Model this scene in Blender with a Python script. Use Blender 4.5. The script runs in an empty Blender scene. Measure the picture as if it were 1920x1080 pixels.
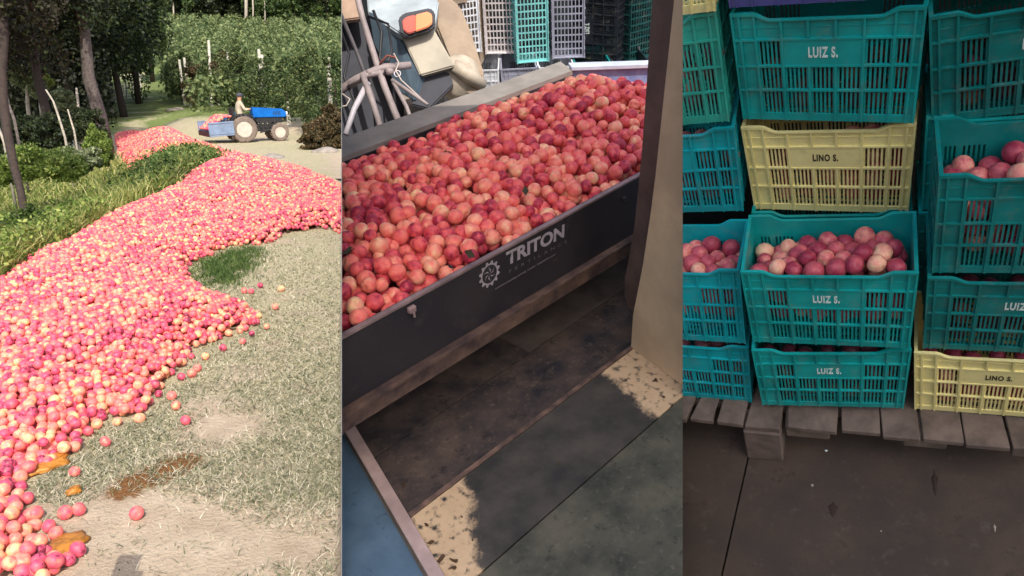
import bpy, bmesh, math, random
import numpy as np
from mathutils import Matrix, Vector
random.seed(7); RNG = np.random.RandomState(7)
PI = math.pi
SC = bpy.context.scene; COL = SC.collection

# ------------------------------------------------------------------ camera, sky, sun, exposure
FOC = 1450.0                                   # focal length in pixels of a 1920 px wide picture
PITCH = math.atan(380 / FOC)
EYE = np.array([0.0, 0.0, 1.9])
cam_d = bpy.data.cameras.new('camera'); cam = bpy.data.objects.new('camera', cam_d); COL.objects.link(cam)
cam.location = EYE; cam.rotation_euler = (PI / 2 - PITCH, 0, 0)
cam_d.sensor_width = 36; cam_d.lens = FOC / 1920 * 36; cam_d.clip_start = 0.05; cam_d.clip_end = 2000
SC.camera = cam
SUN_EL = math.radians(47); SUN_AZ = math.radians(15.5)      # light travels forward, a little to the left
LDIR = np.array([-math.sin(SUN_AZ) * math.cos(SUN_EL), math.cos(SUN_AZ) * math.cos(SUN_EL), -math.sin(SUN_EL)])
world = bpy.data.worlds.new('World'); SC.world = world; world.use_nodes = True
wn = world.node_tree.nodes; wl = world.node_tree.links; wn.clear()
sky = wn.new('ShaderNodeTexSky'); sky.sky_type = 'NISHITA'; sky.sun_disc = False
sky.sun_elevation = SUN_EL; sky.sun_rotation = PI - SUN_AZ; sky.air_density = 0.9; sky.dust_density = 3.5; sky.ozone_density = .6
bg = wn.new('ShaderNodeBackground'); bg.inputs[1].default_value = 0.15
wo = wn.new('ShaderNodeOutputWorld'); wl.new(sky.outputs[0], bg.inputs[0]); wl.new(bg.outputs[0], wo.inputs[0])
sun_d = bpy.data.lights.new('sun', 'SUN'); sun = bpy.data.objects.new('sun', sun_d); COL.objects.link(sun)
sun_d.energy = 2.5; sun_d.angle = math.radians(0.35); sun_d.color = (1.0, 0.94, 0.84)
sun.rotation_euler = Vector(LDIR).to_track_quat('-Z', 'Y').to_euler()
SC.view_settings.view_transform = 'Standard'; SC.view_settings.look = 'None'
SC.view_settings.gamma = 1; SC.view_settings.use_curve_mapping = False
SC.view_settings.exposure = 0.84
SC.cycles.max_bounces = 6; SC.cycles.diffuse_bounces = 3

# ------------------------------------------------------------------ frames of the three places
CW = np.array([[1, 0, 0], [0, -math.sin(PITCH), math.cos(PITCH)], [0, -math.cos(PITCH), -math.sin(PITCH)]])
R2 = np.array([[0.69536, -0.71732, -0.04393], [-0.41186, -0.34767, -0.84232], [0.58894, 0.6038, -0.53719]])
T2 = R2 @ np.array([0, 0, -2.3])
R3 = np.array([[0.90929, 0.2941, -0.29444], [0.01975, -0.73721, -0.67537], [-0.41569, 0.6083, -0.67615]])
T3 = np.array([1.3138, 0.5038, 3.2029])
def frame(R, T):
    m = np.eye(4); m[:3, :3] = CW @ R; m[:3, 3] = EYE + CW @ T
    return Matrix(m.tolist())
M1 = Matrix.Identity(4); M2 = frame(R2, T2); M3 = frame(R3, T3)
def cray(u, v): return np.array([(u - 960) / FOC, (v - 540) / FOC, 1.0])
def on(R, T, u, v, val, ax=2):                 # where a sight line meets a plane of a place
    c = -R.T @ T; d = R.T @ cray(u, v); t = (val - c[ax]) / d[ax]
    return c + t * d
def l2(u, v, val=0, ax=2): return on(R2, T2, u, v, val, ax)
def l3(u, v, val=0, ax=2): return on(R3, T3, u, v, val, ax)
def dep(R, T, u, v, z): return R.T @ (cray(u, v) * z - T)
def w1(u, v, z): return EYE + CW @ (cray(u, v) * z)
N12 = CW @ np.array([1, 0, 320 / FOC]); N23 = CW @ np.array([1, 0, -320 / FOC])   # party planes between the places
N12 /= np.linalg.norm(N12); N23 /= np.linalg.norm(N23)
def to_px(P):
    q = (np.atleast_2d(P) - EYE) @ CW
    return 960 + FOC * q[:, 0] / q[:, 2], 540 + FOC * q[:, 1] / q[:, 2], q[:, 2]

# ------------------------------------------------------------------ helpers
def tag(o, label=None, cat=None, group=None, kind=None):
    if label: o['label'] = label
    if cat: o['category'] = cat
    if group: o['group'] = group
    if kind: o['kind'] = kind
    return o
def mesh_np(name, V, Fc, attrs=None, smooth=False):
    me = bpy.data.meshes.new(name); V = np.asarray(V, dtype=np.float32); Fc = np.asarray(Fc, dtype=np.int32)
    k = Fc.shape[1]; me.vertices.add(len(V)); me.vertices.foreach_set('co', V.ravel())
    me.loops.add(Fc.size); me.loops.foreach_set('vertex_index', Fc.ravel())
    me.polygons.add(len(Fc)); me.polygons.foreach_set('loop_start', np.arange(0, Fc.size, k, dtype=np.int32))
    me.polygons.foreach_set('loop_total', np.full(len(Fc), k, dtype=np.int32))
    if smooth: me.polygons.foreach_set('use_smooth', np.ones(len(Fc), dtype=bool))
    for an, (ty, arr) in (attrs or {}).items():
        a = me.attributes.new(an, ty, 'POINT')
        a.data.foreach_set('vector' if ty == 'FLOAT_VECTOR' else 'value', np.asarray(arr, dtype=np.float32).ravel())
    me.update(calc_edges=True); me.validate()
    return me
def link(name, me, m=None, parent=None, M=None):
    o = bpy.data.objects.new(name, me); COL.objects.link(o)
    if m is not None:
        if not me.materials: me.materials.append(m)
        elif me.materials[0] != m:
            o.material_slots[0].link = 'OBJECT'; o.material_slots[0].material = m
    if parent is not None: o.parent = parent
    if M is not None: o.matrix_basis = M
    return o
def empty(name, M):
    o = bpy.data.objects.new(name, None); COL.objects.link(o); o.matrix_basis = M; o.empty_display_size = .1
    return o
def bm_mesh(name, bm, smooth=False):
    bmesh.ops.recalc_face_normals(bm, faces=bm.faces)
    me = bpy.data.meshes.new(name); bm.to_mesh(me); bm.free()
    if smooth:
        for p in me.polygons: p.use_smooth = True
    return me
def TL(x, y, z): return Matrix.Translation((x, y, z))
def box(bm, c, s, rot=None, bev=0):
    r = bmesh.ops.create_cube(bm, size=1.0); vs = r['verts']
    for v in vs:
        p = Vector((v.co.x * s[0], v.co.y * s[1], v.co.z * s[2]))
        if rot is not None: p = rot @ p
        v.co = p + Vector(c)
    if bev:
        es = list({e for v in vs for e in v.link_edges})
        bmesh.ops.bevel(bm, geom=es, offset=bev, segments=1, affect='EDGES', clamp_overlap=True)
def prism(bm, pts, ext):                       # closed solid: polygon pts (3d) pushed along ext
    a = [bm.verts.new(p) for p in pts]; b = [bm.verts.new(Vector(p) + Vector(ext)) for p in pts]
    bm.faces.new(a); bm.faces.new(b[::-1]); n = len(a)
    for i in range(n): bm.faces.new([a[i], b[i], b[(i + 1) % n], a[(i + 1) % n]])
def tube(bm, pts, rad, seg=8, cap=True):
    rings = []; pts = [Vector(p) for p in pts]; up = Vector((.13, .31, .94))
    for i, p in enumerate(pts):
        d = (pts[min(i + 1, len(pts) - 1)] - pts[max(i - 1, 0)]).normalized()
        a = d.cross(up)
        if a.length < .05: a = d.cross(Vector((1, 0, 0)))
        a.normalize(); b = d.cross(a); r = rad[i] if hasattr(rad, '__len__') else rad
        rings.append([bm.verts.new(p + (a * math.cos(t) + b * math.sin(t)) * r) for t in [2 * PI * k / seg for k in range(seg)]])
    for i in range(len(rings) - 1):
        for k in range(seg): bm.faces.new([rings[i][k], rings[i][(k + 1) % seg], rings[i + 1][(k + 1) % seg], rings[i + 1][k]])
    if cap: bm.faces.new(rings[0][::-1]); bm.faces.new(rings[-1])
def lathe(bm, prof, seg=28, axis='Y', c=(0, 0, 0), closed=False):
    rings = []
    for r, h in prof:
        ring = []
        for k in range(seg):
            t = 2 * PI * k / seg; a, b = r * math.cos(t), r * math.sin(t)
            p = (a, h, b) if axis == 'Y' else (a, b, h)
            ring.append(bm.verts.new(Vector(p) + Vector(c)))
        rings.append(ring)
    n = len(rings)
    for i in range(n if closed else n - 1):
        for k in range(seg): bm.faces.new([rings[i][k], rings[i][(k + 1) % seg], rings[(i + 1) % n][(k + 1) % seg], rings[(i + 1) % n][k]])
    if not closed:
        if prof[0][0] > 1e-4: bm.faces.new(rings[0][::-1])
        if prof[-1][0] > 1e-4: bm.faces.new(rings[-1])
def BM(): return bmesh.new()
def cut(o, normal, fill=True, keep_neg=True, shared=False):  # a thing ends where its place ends: plane through EYE
    bpy.context.view_layer.update(); W = o.matrix_world; Wi = W.inverted()
    co = Wi @ Vector(EYE); no = (W.to_3x3().transposed() @ Vector(normal)).normalized()
    ds = [(Vector(c) - co).dot(no) * (1 if keep_neg else -1) for c in o.bound_box]
    if max(ds) <= 1e-5: return True
    if min(ds) >= -1e-5: bpy.data.objects.remove(o); return False
    me = o.data.copy() if o.data.users > 1 or shared else o.data; bm = bmesh.new(); bm.from_mesh(me)
    r = bmesh.ops.bisect_plane(bm, geom=bm.verts[:] + bm.edges[:] + bm.faces[:], dist=1e-6, plane_co=co, plane_no=no, clear_outer=keep_neg, clear_inner=not keep_neg)
    if not bm.faces: bm.free(); bpy.data.objects.remove(o); return False
    if fill:
        es = [e for e in r['geom_cut'] if isinstance(e, bmesh.types.BMEdge)]
        if es:
            try: bmesh.ops.triangle_fill(bm, edges=es, use_beauty=True, use_dissolve=False)
            except Exception: pass
    bm.to_mesh(me); bm.free(); o.data = me
    return True

# ------------------------------------------------------------------ materials
def mat(name, color=(.5, .5, .5), rough=.6, metal=0, noise=0, nscale=8, col2=None, bump=0, bscale=40, spec=.5, trans=0, coords='Object', alpha_attr=None, n2=0):
    m = bpy.data.materials.new(name); m.use_nodes = True; nt = m.node_tree; N = nt.nodes; L = nt.links
    b = N['Principled BSDF']; b.inputs['Base Color'].default_value = (*color, 1); b.inputs['Roughness'].default_value = rough
    b.inputs['Metallic'].default_value = metal; b.inputs['Specular IOR Level'].default_value = spec
    tc = N.new('ShaderNodeTexCoord')
    if noise or col2:
        nz = N.new('ShaderNodeTexNoise'); nz.inputs['Scale'].default_value = nscale; nz.inputs['Detail'].default_value = 6; nz.inputs['Roughness'].default_value = .62
        L.new(tc.outputs[coords], nz.inputs['Vector'])
        rp = N.new('ShaderNodeValToRGB'); c2 = col2 or tuple(c * (1 - noise) for c in color)
        rp.color_ramp.elements[0].position = .36; rp.color_ramp.elements[1].position = .64
        rp.color_ramp.elements[0].color = (*c2, 1); rp.color_ramp.elements[1].color = (*color, 1)
        L.new(nz.outputs['Fac'], rp.inputs[0]); L.new(rp.outputs[0], b.inputs['Base Color'])
        m['ramp'] = rp.name
        rr = N.new('ShaderNodeMapRange'); rr.inputs[3].default_value = max(.05, rough - .1); rr.inputs[4].default_value = min(1, rough + .12)
        L.new(nz.outputs['Fac'], rr.inputs[0]); L.new(rr.outputs[0], b.inputs['Roughness'])
    if bump:
        n2_ = N.new('ShaderNodeTexNoise'); n2_.inputs['Scale'].default_value = bscale; n2_.inputs['Detail'].default_value = 5
        L.new(tc.outputs[coords], n2_.inputs['Vector'])
        bp = N.new('ShaderNodeBump'); bp.inputs['Strength'].default_value = bump; bp.inputs['Distance'].default_value = .01
        L.new(n2_.outputs['Fac'], bp.inputs['Height']); L.new(bp.outputs[0], b.inputs['Normal'])
    return m
def grit(m, col, lo=.56, hi=.66, sc=38):
    nt = m.node_tree; N = nt.nodes; L = nt.links; b = N['Principled BSDF']; src = b.inputs['Base Color'].links[0].from_socket
    tc = N.new('ShaderNodeTexCoord'); n = N.new('ShaderNodeTexNoise'); n.inputs['Scale'].default_value = sc; n.inputs['Detail'].default_value = 8; n.inputs['Roughness'].default_value = .8; L.new(tc.outputs['Object'], n.inputs['Vector'])
    r = N.new('ShaderNodeMapRange'); L.new(n.outputs['Fac'], r.inputs[0]); r.inputs[1].default_value = lo; r.inputs[2].default_value = hi; r.inputs[4].default_value = .75
    x = N.new('ShaderNodeMix'); x.data_type = 'RGBA'; L.new(r.outputs[0], x.inputs[0]); L.new(src, x.inputs[6]); x.inputs[7].default_value = (*col, 1); L.new(x.outputs[2], b.inputs['Base Color']); return m
def leaf_mat(name, c1, c2, c3=None, rough=.6, trans=.25):
    m = bpy.data.materials.new(name); m.use_nodes = True; nt = m.node_tree; N = nt.nodes; L = nt.links
    b = N['Principled BSDF']; b.inputs['Roughness'].default_value = rough; b.inputs['Specular IOR Level'].default_value = .3
    at = N.new('ShaderNodeAttribute'); at.attribute_name = 'fr'
    oi = N.new('ShaderNodeObjectInfo'); ad = N.new('ShaderNodeMath'); ad.operation = 'MULTIPLY_ADD'; ad.inputs[1].default_value = .25
    L.new(oi.outputs['Random'], ad.inputs[0]); L.new(at.outputs['Fac'], ad.inputs[2])
    rp = N.new('ShaderNodeValToRGB'); e = rp.color_ramp.elements; e[0].color = (*c1, 1); e[1].color = (*c2, 1); e[0].position = .1; e[1].position = .75
    if c3: x = rp.color_ramp.elements.new(1.0); x.color = (*c3, 1)
    L.new(ad.outputs[0], rp.inputs[0]); L.new(rp.outputs[0], b.inputs['Base Color'])
    tr = N.new('ShaderNodeBsdfTranslucent'); L.new(rp.outputs[0], tr.inputs[0]); mx = N.new('ShaderNodeMixShader'); mx.inputs[0].default_value = trans
    L.new(b.outputs[0], mx.inputs[1]); L.new(tr.outputs[0], mx.inputs[2]); L.new(mx.outputs[0], N['Material Output'].inputs[0])
    return m
def peach_mat(name, stops, blush=.55, drift=.28):
    m = bpy.data.materials.new(name); m.use_nodes = True; nt = m.node_tree; N = nt.nodes; L = nt.links
    b = N['Principled BSDF']; b.inputs['Roughness'].default_value = .46; b.inputs['Specular IOR Level'].default_value = .35
    b.inputs['Sheen Weight'].default_value = .08; b.inputs['Sheen Roughness'].default_value = .4; b.inputs['Sheen Tint'].default_value = (1, .85, .8, 1)
    fl = N.new('ShaderNodeAttribute'); fl.attribute_name = 'fl'; fr = N.new('ShaderNodeAttribute'); fr.attribute_name = 'fr'
    oi = N.new('ShaderNodeObjectInfo')
    s = N.new('ShaderNodeMath'); s.operation = 'ADD'; L.new(fr.outputs['Fac'], s.inputs[0]); L.new(oi.outputs['Random'], s.inputs[1])
    f = N.new('ShaderNodeMath'); f.operation = 'FRACT'; L.new(s.outputs[0], f.inputs[0])
    k = N.new('ShaderNodeMath'); k.operation = 'MULTIPLY'; k.inputs[1].default_value = 37.0; L.new(f.outputs[0], k.inputs[0])
    n = N.new('ShaderNodeTexNoise'); n.noise_dimensions = '4D'; n.inputs['Scale'].default_value = .95; n.inputs['Detail'].default_value = 3.5; n.inputs['Roughness'].default_value = .6
    L.new(fl.outputs['Vector'], n.inputs['Vector']); L.new(k.outputs[0], n.inputs['W'])
    fine = N.new('ShaderNodeTexNoise'); fine.noise_dimensions = '4D'; fine.inputs['Scale'].default_value = 7; fine.inputs['Detail'].default_value = 5; fine.inputs['Roughness'].default_value = .7; L.new(fl.outputs['Vector'], fine.inputs['Vector']); L.new(k.outputs[0], fine.inputs['W'])
    geo = N.new('ShaderNodeNewGeometry'); big = N.new('ShaderNodeTexNoise'); big.inputs['Scale'].default_value = 1.1; big.inputs['Detail'].default_value = 3; L.new(geo.outputs['Position'], big.inputs['Vector'])
    def ma(a, mul, add):
        q = N.new('ShaderNodeMath'); q.operation = 'MULTIPLY_ADD'; L.new(a, q.inputs[0]); q.inputs[1].default_value = mul
        if isinstance(add, float): q.inputs[2].default_value = add
        else: L.new(add, q.inputs[2])
        return q.outputs[0]
    v = ma(f.outputs[0], 1 - .35 * blush, -.5 * blush - .5 * drift - .05 + .15)
    v = ma(n.outputs['Fac'], blush * 2.9, v); v = ma(big.outputs['Fac'], drift, v); v = ma(fine.outputs['Fac'], .30, v)
    v = ma(v, 1.0, -.95 * blush - .09)
    rp = N.new('ShaderNodeValToRGB'); rp.color_ramp.elements[0].position = stops[0][0]; rp.color_ramp.elements[0].color = (*stops[0][1], 1)
    rp.color_ramp.elements[1].position = stops[-1][0]; rp.color_ramp.elements[1].color = (*stops[-1][1], 1)
    for p, c in stops[1:-1]:
        x = rp.color_ramp.elements.new(p); x.color = (*c, 1)
    L.new(v, rp.inputs[0]); L.new(rp.outputs[0], b.inputs['Base Color'])
    return m
PEACH_SUN = peach_mat('sunlit_heap_peach_skin', [(0, (.92, .58, .26)), (.13, (.92, .43, .22)), (.32, (.88, .29, .20)), (.56, (.82, .165, .15)), (.78, (.72, .095, .15)), (.92, (.60, .07, .16)), (1, (.22, .03, .06))])
PEACH_BOX = peach_mat('trailer_peach_skin', [(0, (.92, .56, .30)), (.14, (.90, .40, .26)), (.34, (.88, .25, .18)), (.64, (.80, .125, .12)), (.88, (.56, .05, .08)), (1, (.32, .02, .05))])
PEACH_CRATE = peach_mat('crate_peach_skin', [(0, (.90, .55, .36)), (.28, (.84, .32, .25)), (.55, (.62, .12, .15)), (1, (.32, .03, .07))])

# ------------------------------------------------------------------ fruit meshes
def ico(sub):
    bm = BM(); bmesh.ops.create_icosphere(bm, subdivisions=sub, radius=1.0)
    V = np.array([v.co[:] for v in bm.verts]); Fc = np.array([[v.index for v in f.verts] for f in bm.faces]); bm.free()
    return V, Fc
ICO = {k: ico(k) for k in (1, 2, 3, 4)}
def peach_shape(V):                            # a cleft down one side and a dimple at the stem
    V = V.copy(); rr = np.hypot(V[:, 0], V[:, 1]); top = np.clip(1 - rr / .5, 0, 1) * (V[:, 2] > 0)
    V[:, 2] -= .34 * top ** 1.4
    cle = np.exp(-(V[:, 0] / .16) ** 2) * (V[:, 1] > 0) * .10
    return V * (1 - cle)[:, None] * np.array([1.02, 1.0, .95])
PEACH_ME = []
for i in range(4):
    V, Fc = ICO[3]; V0 = V.copy(); V = peach_shape(V) * np.array([1 + .05 * math.sin(i * 2), 1 + .04 * math.cos(i * 3), 1 + .04 * math.sin(i * 5)])
    PEACH_ME.append(mesh_np('peach_shape', V, Fc, {'fl': ('FLOAT_VECTOR', V0 + i * 3.1)}, smooth=True))
def rot_rand(n, rng):
    q = rng.randn(n, 4); q /= np.linalg.norm(q, axis=1)[:, None]; w, x, y, z = q.T
    return np.stack([1 - 2 * (y * y + z * z), 2 * (x * y - z * w), 2 * (x * z + y * w), 2 * (x * y + z * w), 1 - 2 * (x * x + z * z), 2 * (y * z - x * w), 2 * (x * z - y * w), 2 * (y * z + x * w), 1 - 2 * (x * x + y * y)], 1).reshape(n, 3, 3)
def fruit_mesh(name, P, r, sub, rng=RNG):
    V, Fc = ICO[sub]; V0 = V; V = peach_shape(V) if sub > 1 else V * 1.04; n = len(P); Rm = rot_rand(n, rng)
    VV = np.einsum('nij,vj->nvi', Rm, V) * r[:, None, None] + P[:, None, :]
    FF = Fc[None] + (np.arange(n) * len(V))[:, None, None]
    fr = np.repeat(rng.rand(n), len(V)); fl = np.tile(V0, (n, 1))
    return mesh_np(name, VV.reshape(-1, 3), FF.reshape(-1, 3), {'fl': ('FLOAT_VECTOR', fl), 'fr': ('FLOAT', fr)}, smooth=True)
def hexgrid(x0, x1, y0, y1, s, jit, rng=RNG):
    ny = int((y1 - y0) / (s * .866)) + 1; nx = int((x1 - x0) / s) + 1
    X, Y = np.meshgrid(np.arange(nx), np.arange(ny)); X = x0 + (X + .5 * (Y % 2)) * s; Y = y0 + Y * s * .866
    P = np.stack([X.ravel(), Y.ravel()], 1); return P + rng.uniform(-jit, jit, P.shape) * s
def inside(P, poly):
    x, y = P[:, 0], P[:, 1]; c = np.zeros(len(P), bool); n = len(poly); dmin = np.full(len(P), 1e9)
    for i in range(n):
        x0, y0 = poly[i]; x1, y1 = poly[(i + 1) % n]
        if y0 != y1:
            h = ((y0 > y) != (y1 > y)) & (x < (x1 - x0) * (y - y0) / (y1 - y0) + x0); c ^= h
        dx, dy = x1 - x0, y1 - y0; t = np.clip(((x - x0) * dx + (y - y0) * dy) / (dx * dx + dy * dy + 1e-12), 0, 1)
        dmin = np.minimum(dmin, np.hypot(x - x0 - t * dx, y - y0 - t * dy))
    return c, dmin
def number_repeats(objs, start):               # peaches of one small spot are told apart by counting along it
    by = {}
    for o, x in objs: by.setdefault(o['label'], []).append((x, o))
    W_ = ['first', 'second', 'third', 'fourth', 'fifth', 'sixth', 'seventh', 'eighth', 'ninth', 'tenth']
    for lab, lst in by.items():
        if len(lst) > 1:
            for k, (x, o) in enumerate(sorted(lst, key=lambda t: t[0])[:10]): o['label'] = lab + ', ' + W_[k] + ' from ' + start
def put_peach(P, r, m, label, group, M=None, i=0):
    Rr = Matrix(rot_rand(1, RNG)[0].tolist()).to_4x4()
    me = PEACH_ME[i % 4]; o = bpy.data.objects.new('peach', me); COL.objects.link(o)
    if not me.materials: me.materials.append(m)
    o.material_slots[0].link = 'OBJECT'; o.material_slots[0].material = m
    o.matrix_basis = (M or M1) @ TL(*P) @ Rr @ Matrix.Scale(float(r), 4)
    return tag(o, label, 'peach', group)
# ================================================================== PLACE 1: the orchard track
def sstep(x): x = np.clip(x, 0, 1); return x * x * (3 - 2 * x)
def gp(u, v, z=0.0):
    d = CW @ cray(u, v); t = (z - EYE[2]) / d[2]; return (EYE + t * d)
BANK = np.array([(-3.3, 2.0), (-5.1, 7.4), (-5.7, 10.5), (-6.6, 15.5), (-8.2, 21.0), (-12.6, 30.0), (-14.5, 36.0)])
def terrain(x, y):
    x = np.asarray(x, float); y = np.asarray(y, float)
    xb = np.interp(y, BANK[:, 1], BANK[:, 0]); dl = xb - x
    z = -.75 * sstep((dl - .1) / 2.6)
    z = z + .085 * np.maximum(y - 30, 0) + .05 * np.maximum(y - 75, 0)
    z = z + .7 * sstep((-x - 30) / 25)
    z = z + .02 * np.sin(x * 1.7 + y * .6) * np.sin(y * .9) * (y < 40) * sstep((y - 4) / 5)
    return z
def gt(u, v):                                  # sight line meets the terrain
    d = CW @ cray(u, v); lo, hi = 2.0, 260.0; t = np.linspace(lo, hi, 6000); P = EYE[None] + t[:, None] * d
    k = np.argmax(P[:, 2] < terrain(P[:, 0], P[:, 1])); return P[k]
def leftof(P, m=0.0): return (P - EYE) @ N12 < -m

G_SOIL = bpy.data.materials.new('dry_grass_soil'); G_SOIL.use_nodes = True
def build_soil(m):
    nt = m.node_tree; N = nt.nodes; L = nt.links; b = N['Principled BSDF']; b.inputs['Roughness'].default_value = .95; b.inputs['Specular IOR Level'].default_value = .1
    g = N.new('ShaderNodeNewGeometry')
    def nz(s, d=6, r=.6):
        n = N.new('ShaderNodeTexNoise'); n.inputs['Scale'].default_value = s; n.inputs['Detail'].default_value = d; n.inputs['Roughness'].default_value = r
        L.new(g.outputs['Position'], n.inputs['Vector']); return n.outputs['Fac']
    def ramp(f, stops):
        r = N.new('ShaderNodeValToRGB'); e = r.color_ramp.elements; e[0].position, e[0].color = stops[0][0], (*stops[0][1], 1); e[1].position, e[1].color = stops[-1][0], (*stops[-1][1], 1)
        for p, c in stops[1:-1]: x = e.new(p); x.color = (*c, 1)
        L.new(f, r.inputs[0]); return r.outputs[0]
    def mix(f, a, c):
        x = N.new('ShaderNodeMix'); x.data_type = 'RGBA'; L.new(f, x.inputs[0]); L.new(a, x.inputs[6]); L.new(c, x.inputs[7]); return x.outputs[2]
    dust = ramp(nz(5), [(.3, (.36, .28, .20)), (.7, (.50, .41, .31))])
    hay = ramp(nz(60, 4), [(.34, (.12, .13, .06)), (.46, (.34, .31, .19)), (.62, (.52, .46, .32))])
    green = ramp(nz(35, 5), [(.3, (.05, .09, .02)), (.7, (.24, .28, .11))])
    at = N.new('ShaderNodeAttribute'); at.attribute_name = 'cover'
    def thr(f, a, b2):
        r = N.new('ShaderNodeMapRange'); r.interpolation_type = 'SMOOTHSTEP'; L.new(f, r.inputs[0]); r.inputs[1].default_value = a; r.inputs[2].default_value = b2; return r.outputs[0]
    ad = N.new('ShaderNodeMath'); ad.operation = 'MULTIPLY_ADD'; ad.inputs[1].default_value = 1.15; L.new(nz(2.6, 7, .7), ad.inputs[0]); L.new(at.outputs['Fac'], ad.inputs[2])
    c = mix(thr(ad.outputs[0], .74, 1.0), dust, hay); c = mix(thr(ad.outputs[0], 1.38, 1.75), c, green)
    rot = N.new('ShaderNodeAttribute'); rot.attribute_name = 'rot'
    ad2 = N.new('ShaderNodeMath'); ad2.operation = 'MULTIPLY_ADD'; ad2.inputs[1].default_value = 1.3; L.new(nz(22, 6, .75), ad2.inputs[0]); L.new(rot.outputs['Fac'], ad2.inputs[2])
    c = mix(thr(ad2.outputs[0], .95, 1.35), c, ramp(nz(70), [(.35, (.10, .045, .02)), (.65, (.27, .13, .05))]))
    L.new(c, b.inputs['Base Color'])
    bp = N.new('ShaderNodeBump'); bp.inputs['Strength'].default_value = .7; bp.inputs['Distance'].default_value = .02; L.new(nz(45, 6), bp.inputs['Height']); L.new(bp.outputs[0], b.inputs['Normal'])
build_soil(G_SOIL)
ROT = [(gp(252, 905), .13), (gp(345, 868), .14), (gp(312, 882), .09), (gp(235, 918), .06)]
DUSTY = [(gp(240, 1030), .36, -.95), (gp(420, 800), .22, -.55), (gp(385, 760), .15, -.35), (gp(330, 1050), .3, -.6), (gp(200, 960), .25, -.35), (gp(590, 1030), .3, -.4), (gp(430, 700), .2, -.15)]
def cover(x, y):                               # -: bare dust, about .35: mown hay, over 1: green
    c = np.full(x.shape, .38)
    for p, r, a in DUSTY: c += a * np.exp(-((x - p[0]) ** 2 + (y - p[1]) ** 2) / (r * r))
    xb = np.interp(y, BANK[:, 1], BANK[:, 0]); c += 1.1 * sstep((xb - x + .3) / .8)
    c -= .5 * sstep((y - 10) / 4) * sstep((26 - y) / 6) * sstep((x + .27 * y - .4) / 1.0)
    c = np.where(y > 23, .38 + .2 * np.sin(x * 1.3 + y * .7) * np.sin(y * .9 + x * .3) + 1.25 * sstep((y - 33) / 6) * (1 - .62 * np.exp(-((x / y + .475) / .028) ** 2)), c)
    return c
def make_ground():
    ys = np.concatenate([np.arange(1.2, 14, .12), np.arange(14, 34, .4), np.arange(34, 90, 2.), np.arange(90, 330, 10.)])
    rows, att, rot = [], [], []; nx = 150
    for y in ys:
        xr = -(N12[1] * y + N12[2] * (0 - EYE[2])) / N12[0] + .6 if y < 15 else (-.2 * y + 6 if y < 40 else .25 * y + 10)
        xr = xr if y < 40 else min(120, -2 + (y - 40) * 4)
        xl = -6 - y * 1.1; rows.append(np.linspace(xl, xr, nx))
    X = np.array(rows); Y = np.repeat(ys[:, None], nx, 1); Z = terrain(X, Y)
    cv = cover(X.ravel(), Y.ravel()); rt = np.zeros(X.size)
    for p, r in ROT: rt += .9 * np.exp(-((X.ravel() - p[0]) ** 2 + (Y.ravel() - p[1]) ** 2) / (r * r))
    ii = np.arange(X.size).reshape(X.shape); Fq = np.stack([ii[:-1, :-1], ii[:-1, 1:], ii[1:, 1:], ii[1:, :-1]], -1).reshape(-1, 4)
    me = mesh_np('ground', np.stack([X.ravel(), Y.ravel(), Z.ravel()], 1), Fq, {'cover': ('FLOAT', cv), 'rot': ('FLOAT', rt)}, smooth=True)
    o = link('ground', me, G_SOIL); tag(o, 'dusty orchard track with dry mown grass beside the peach heap', kind='structure')
    bm = BM(); bm.from_mesh(me); co = Vector(EYE); no = Vector(N12)
    g = [f for f in bm.faces if f.calc_center_median().y < 16]
    vs = {v for f in g for v in f.verts}; es = {e for f in g for e in f.edges}
    bmesh.ops.bisect_plane(bm, geom=list(vs) + list(es) + g, plane_co=co, plane_no=no, clear_outer=True); bm.to_mesh(me); bm.free()
make_ground()

# ---- blades and leaves as real little faces
def blades(P, h, w, lean=.35, rng=RNG, seg=1):
    n = len(P); a = rng.rand(n) * 2 * PI; d = np.stack([np.cos(a), np.sin(a), np.zeros(n)], 1); b = rng.rand(n) * 2 * PI
    h = np.broadcast_to(h, n) * rng.uniform(.6, 1.25, n); w = np.broadcast_to(w, n)
    L_ = np.stack([np.cos(b), np.sin(b), np.zeros(n)], 1) * (lean * rng.uniform(.2, 1.4, n) * h)[:, None]
    up = np.stack([np.zeros(n), np.zeros(n), h], 1)
    p0 = P - d * w[:, None] * .5; p1 = P + d * w[:, None] * .5; m = P + up * .55 + L_ * .35; p2 = m + d * w[:, None] * .36; p3 = m - d * w[:, None] * .36; tip = P + up * .97 + L_
    V = np.stack([p0, p1, p2, p3, tip], 1).reshape(-1, 3); k = np.arange(n)[:, None] * 5
    Fc = np.concatenate([k + np.array([0, 1, 2]), k + np.array([0, 2, 3]), k + np.array([3, 2, 4])]); return V, Fc, np.repeat(rng.rand(n), 5)
def leaves(P, s, rng=RNG, flat=0.0, aspect=.55, fr=None):
    n = len(P); R = rot_rand(n, rng); u = R[:, :, 0]; v = R[:, :, 1]
    if flat: v[:, 2] *= (1 - flat); u[:, 2] *= (1 - flat)
    s = np.broadcast_to(s, n)[:, None] * rng.uniform(.65, 1.3, (n, 1))
    q = [P - u * s * .5, P + v * s * aspect * .5, P + u * s * .5, P - v * s * aspect * .5]
    V = np.stack(q, 1).reshape(-1, 3); k = np.arange(n)[:, None] * 4
    fr = rng.rand(n) if fr is None else fr
    return V, k + np.array([0, 1, 2, 3]), np.repeat(fr, 4)
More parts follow.
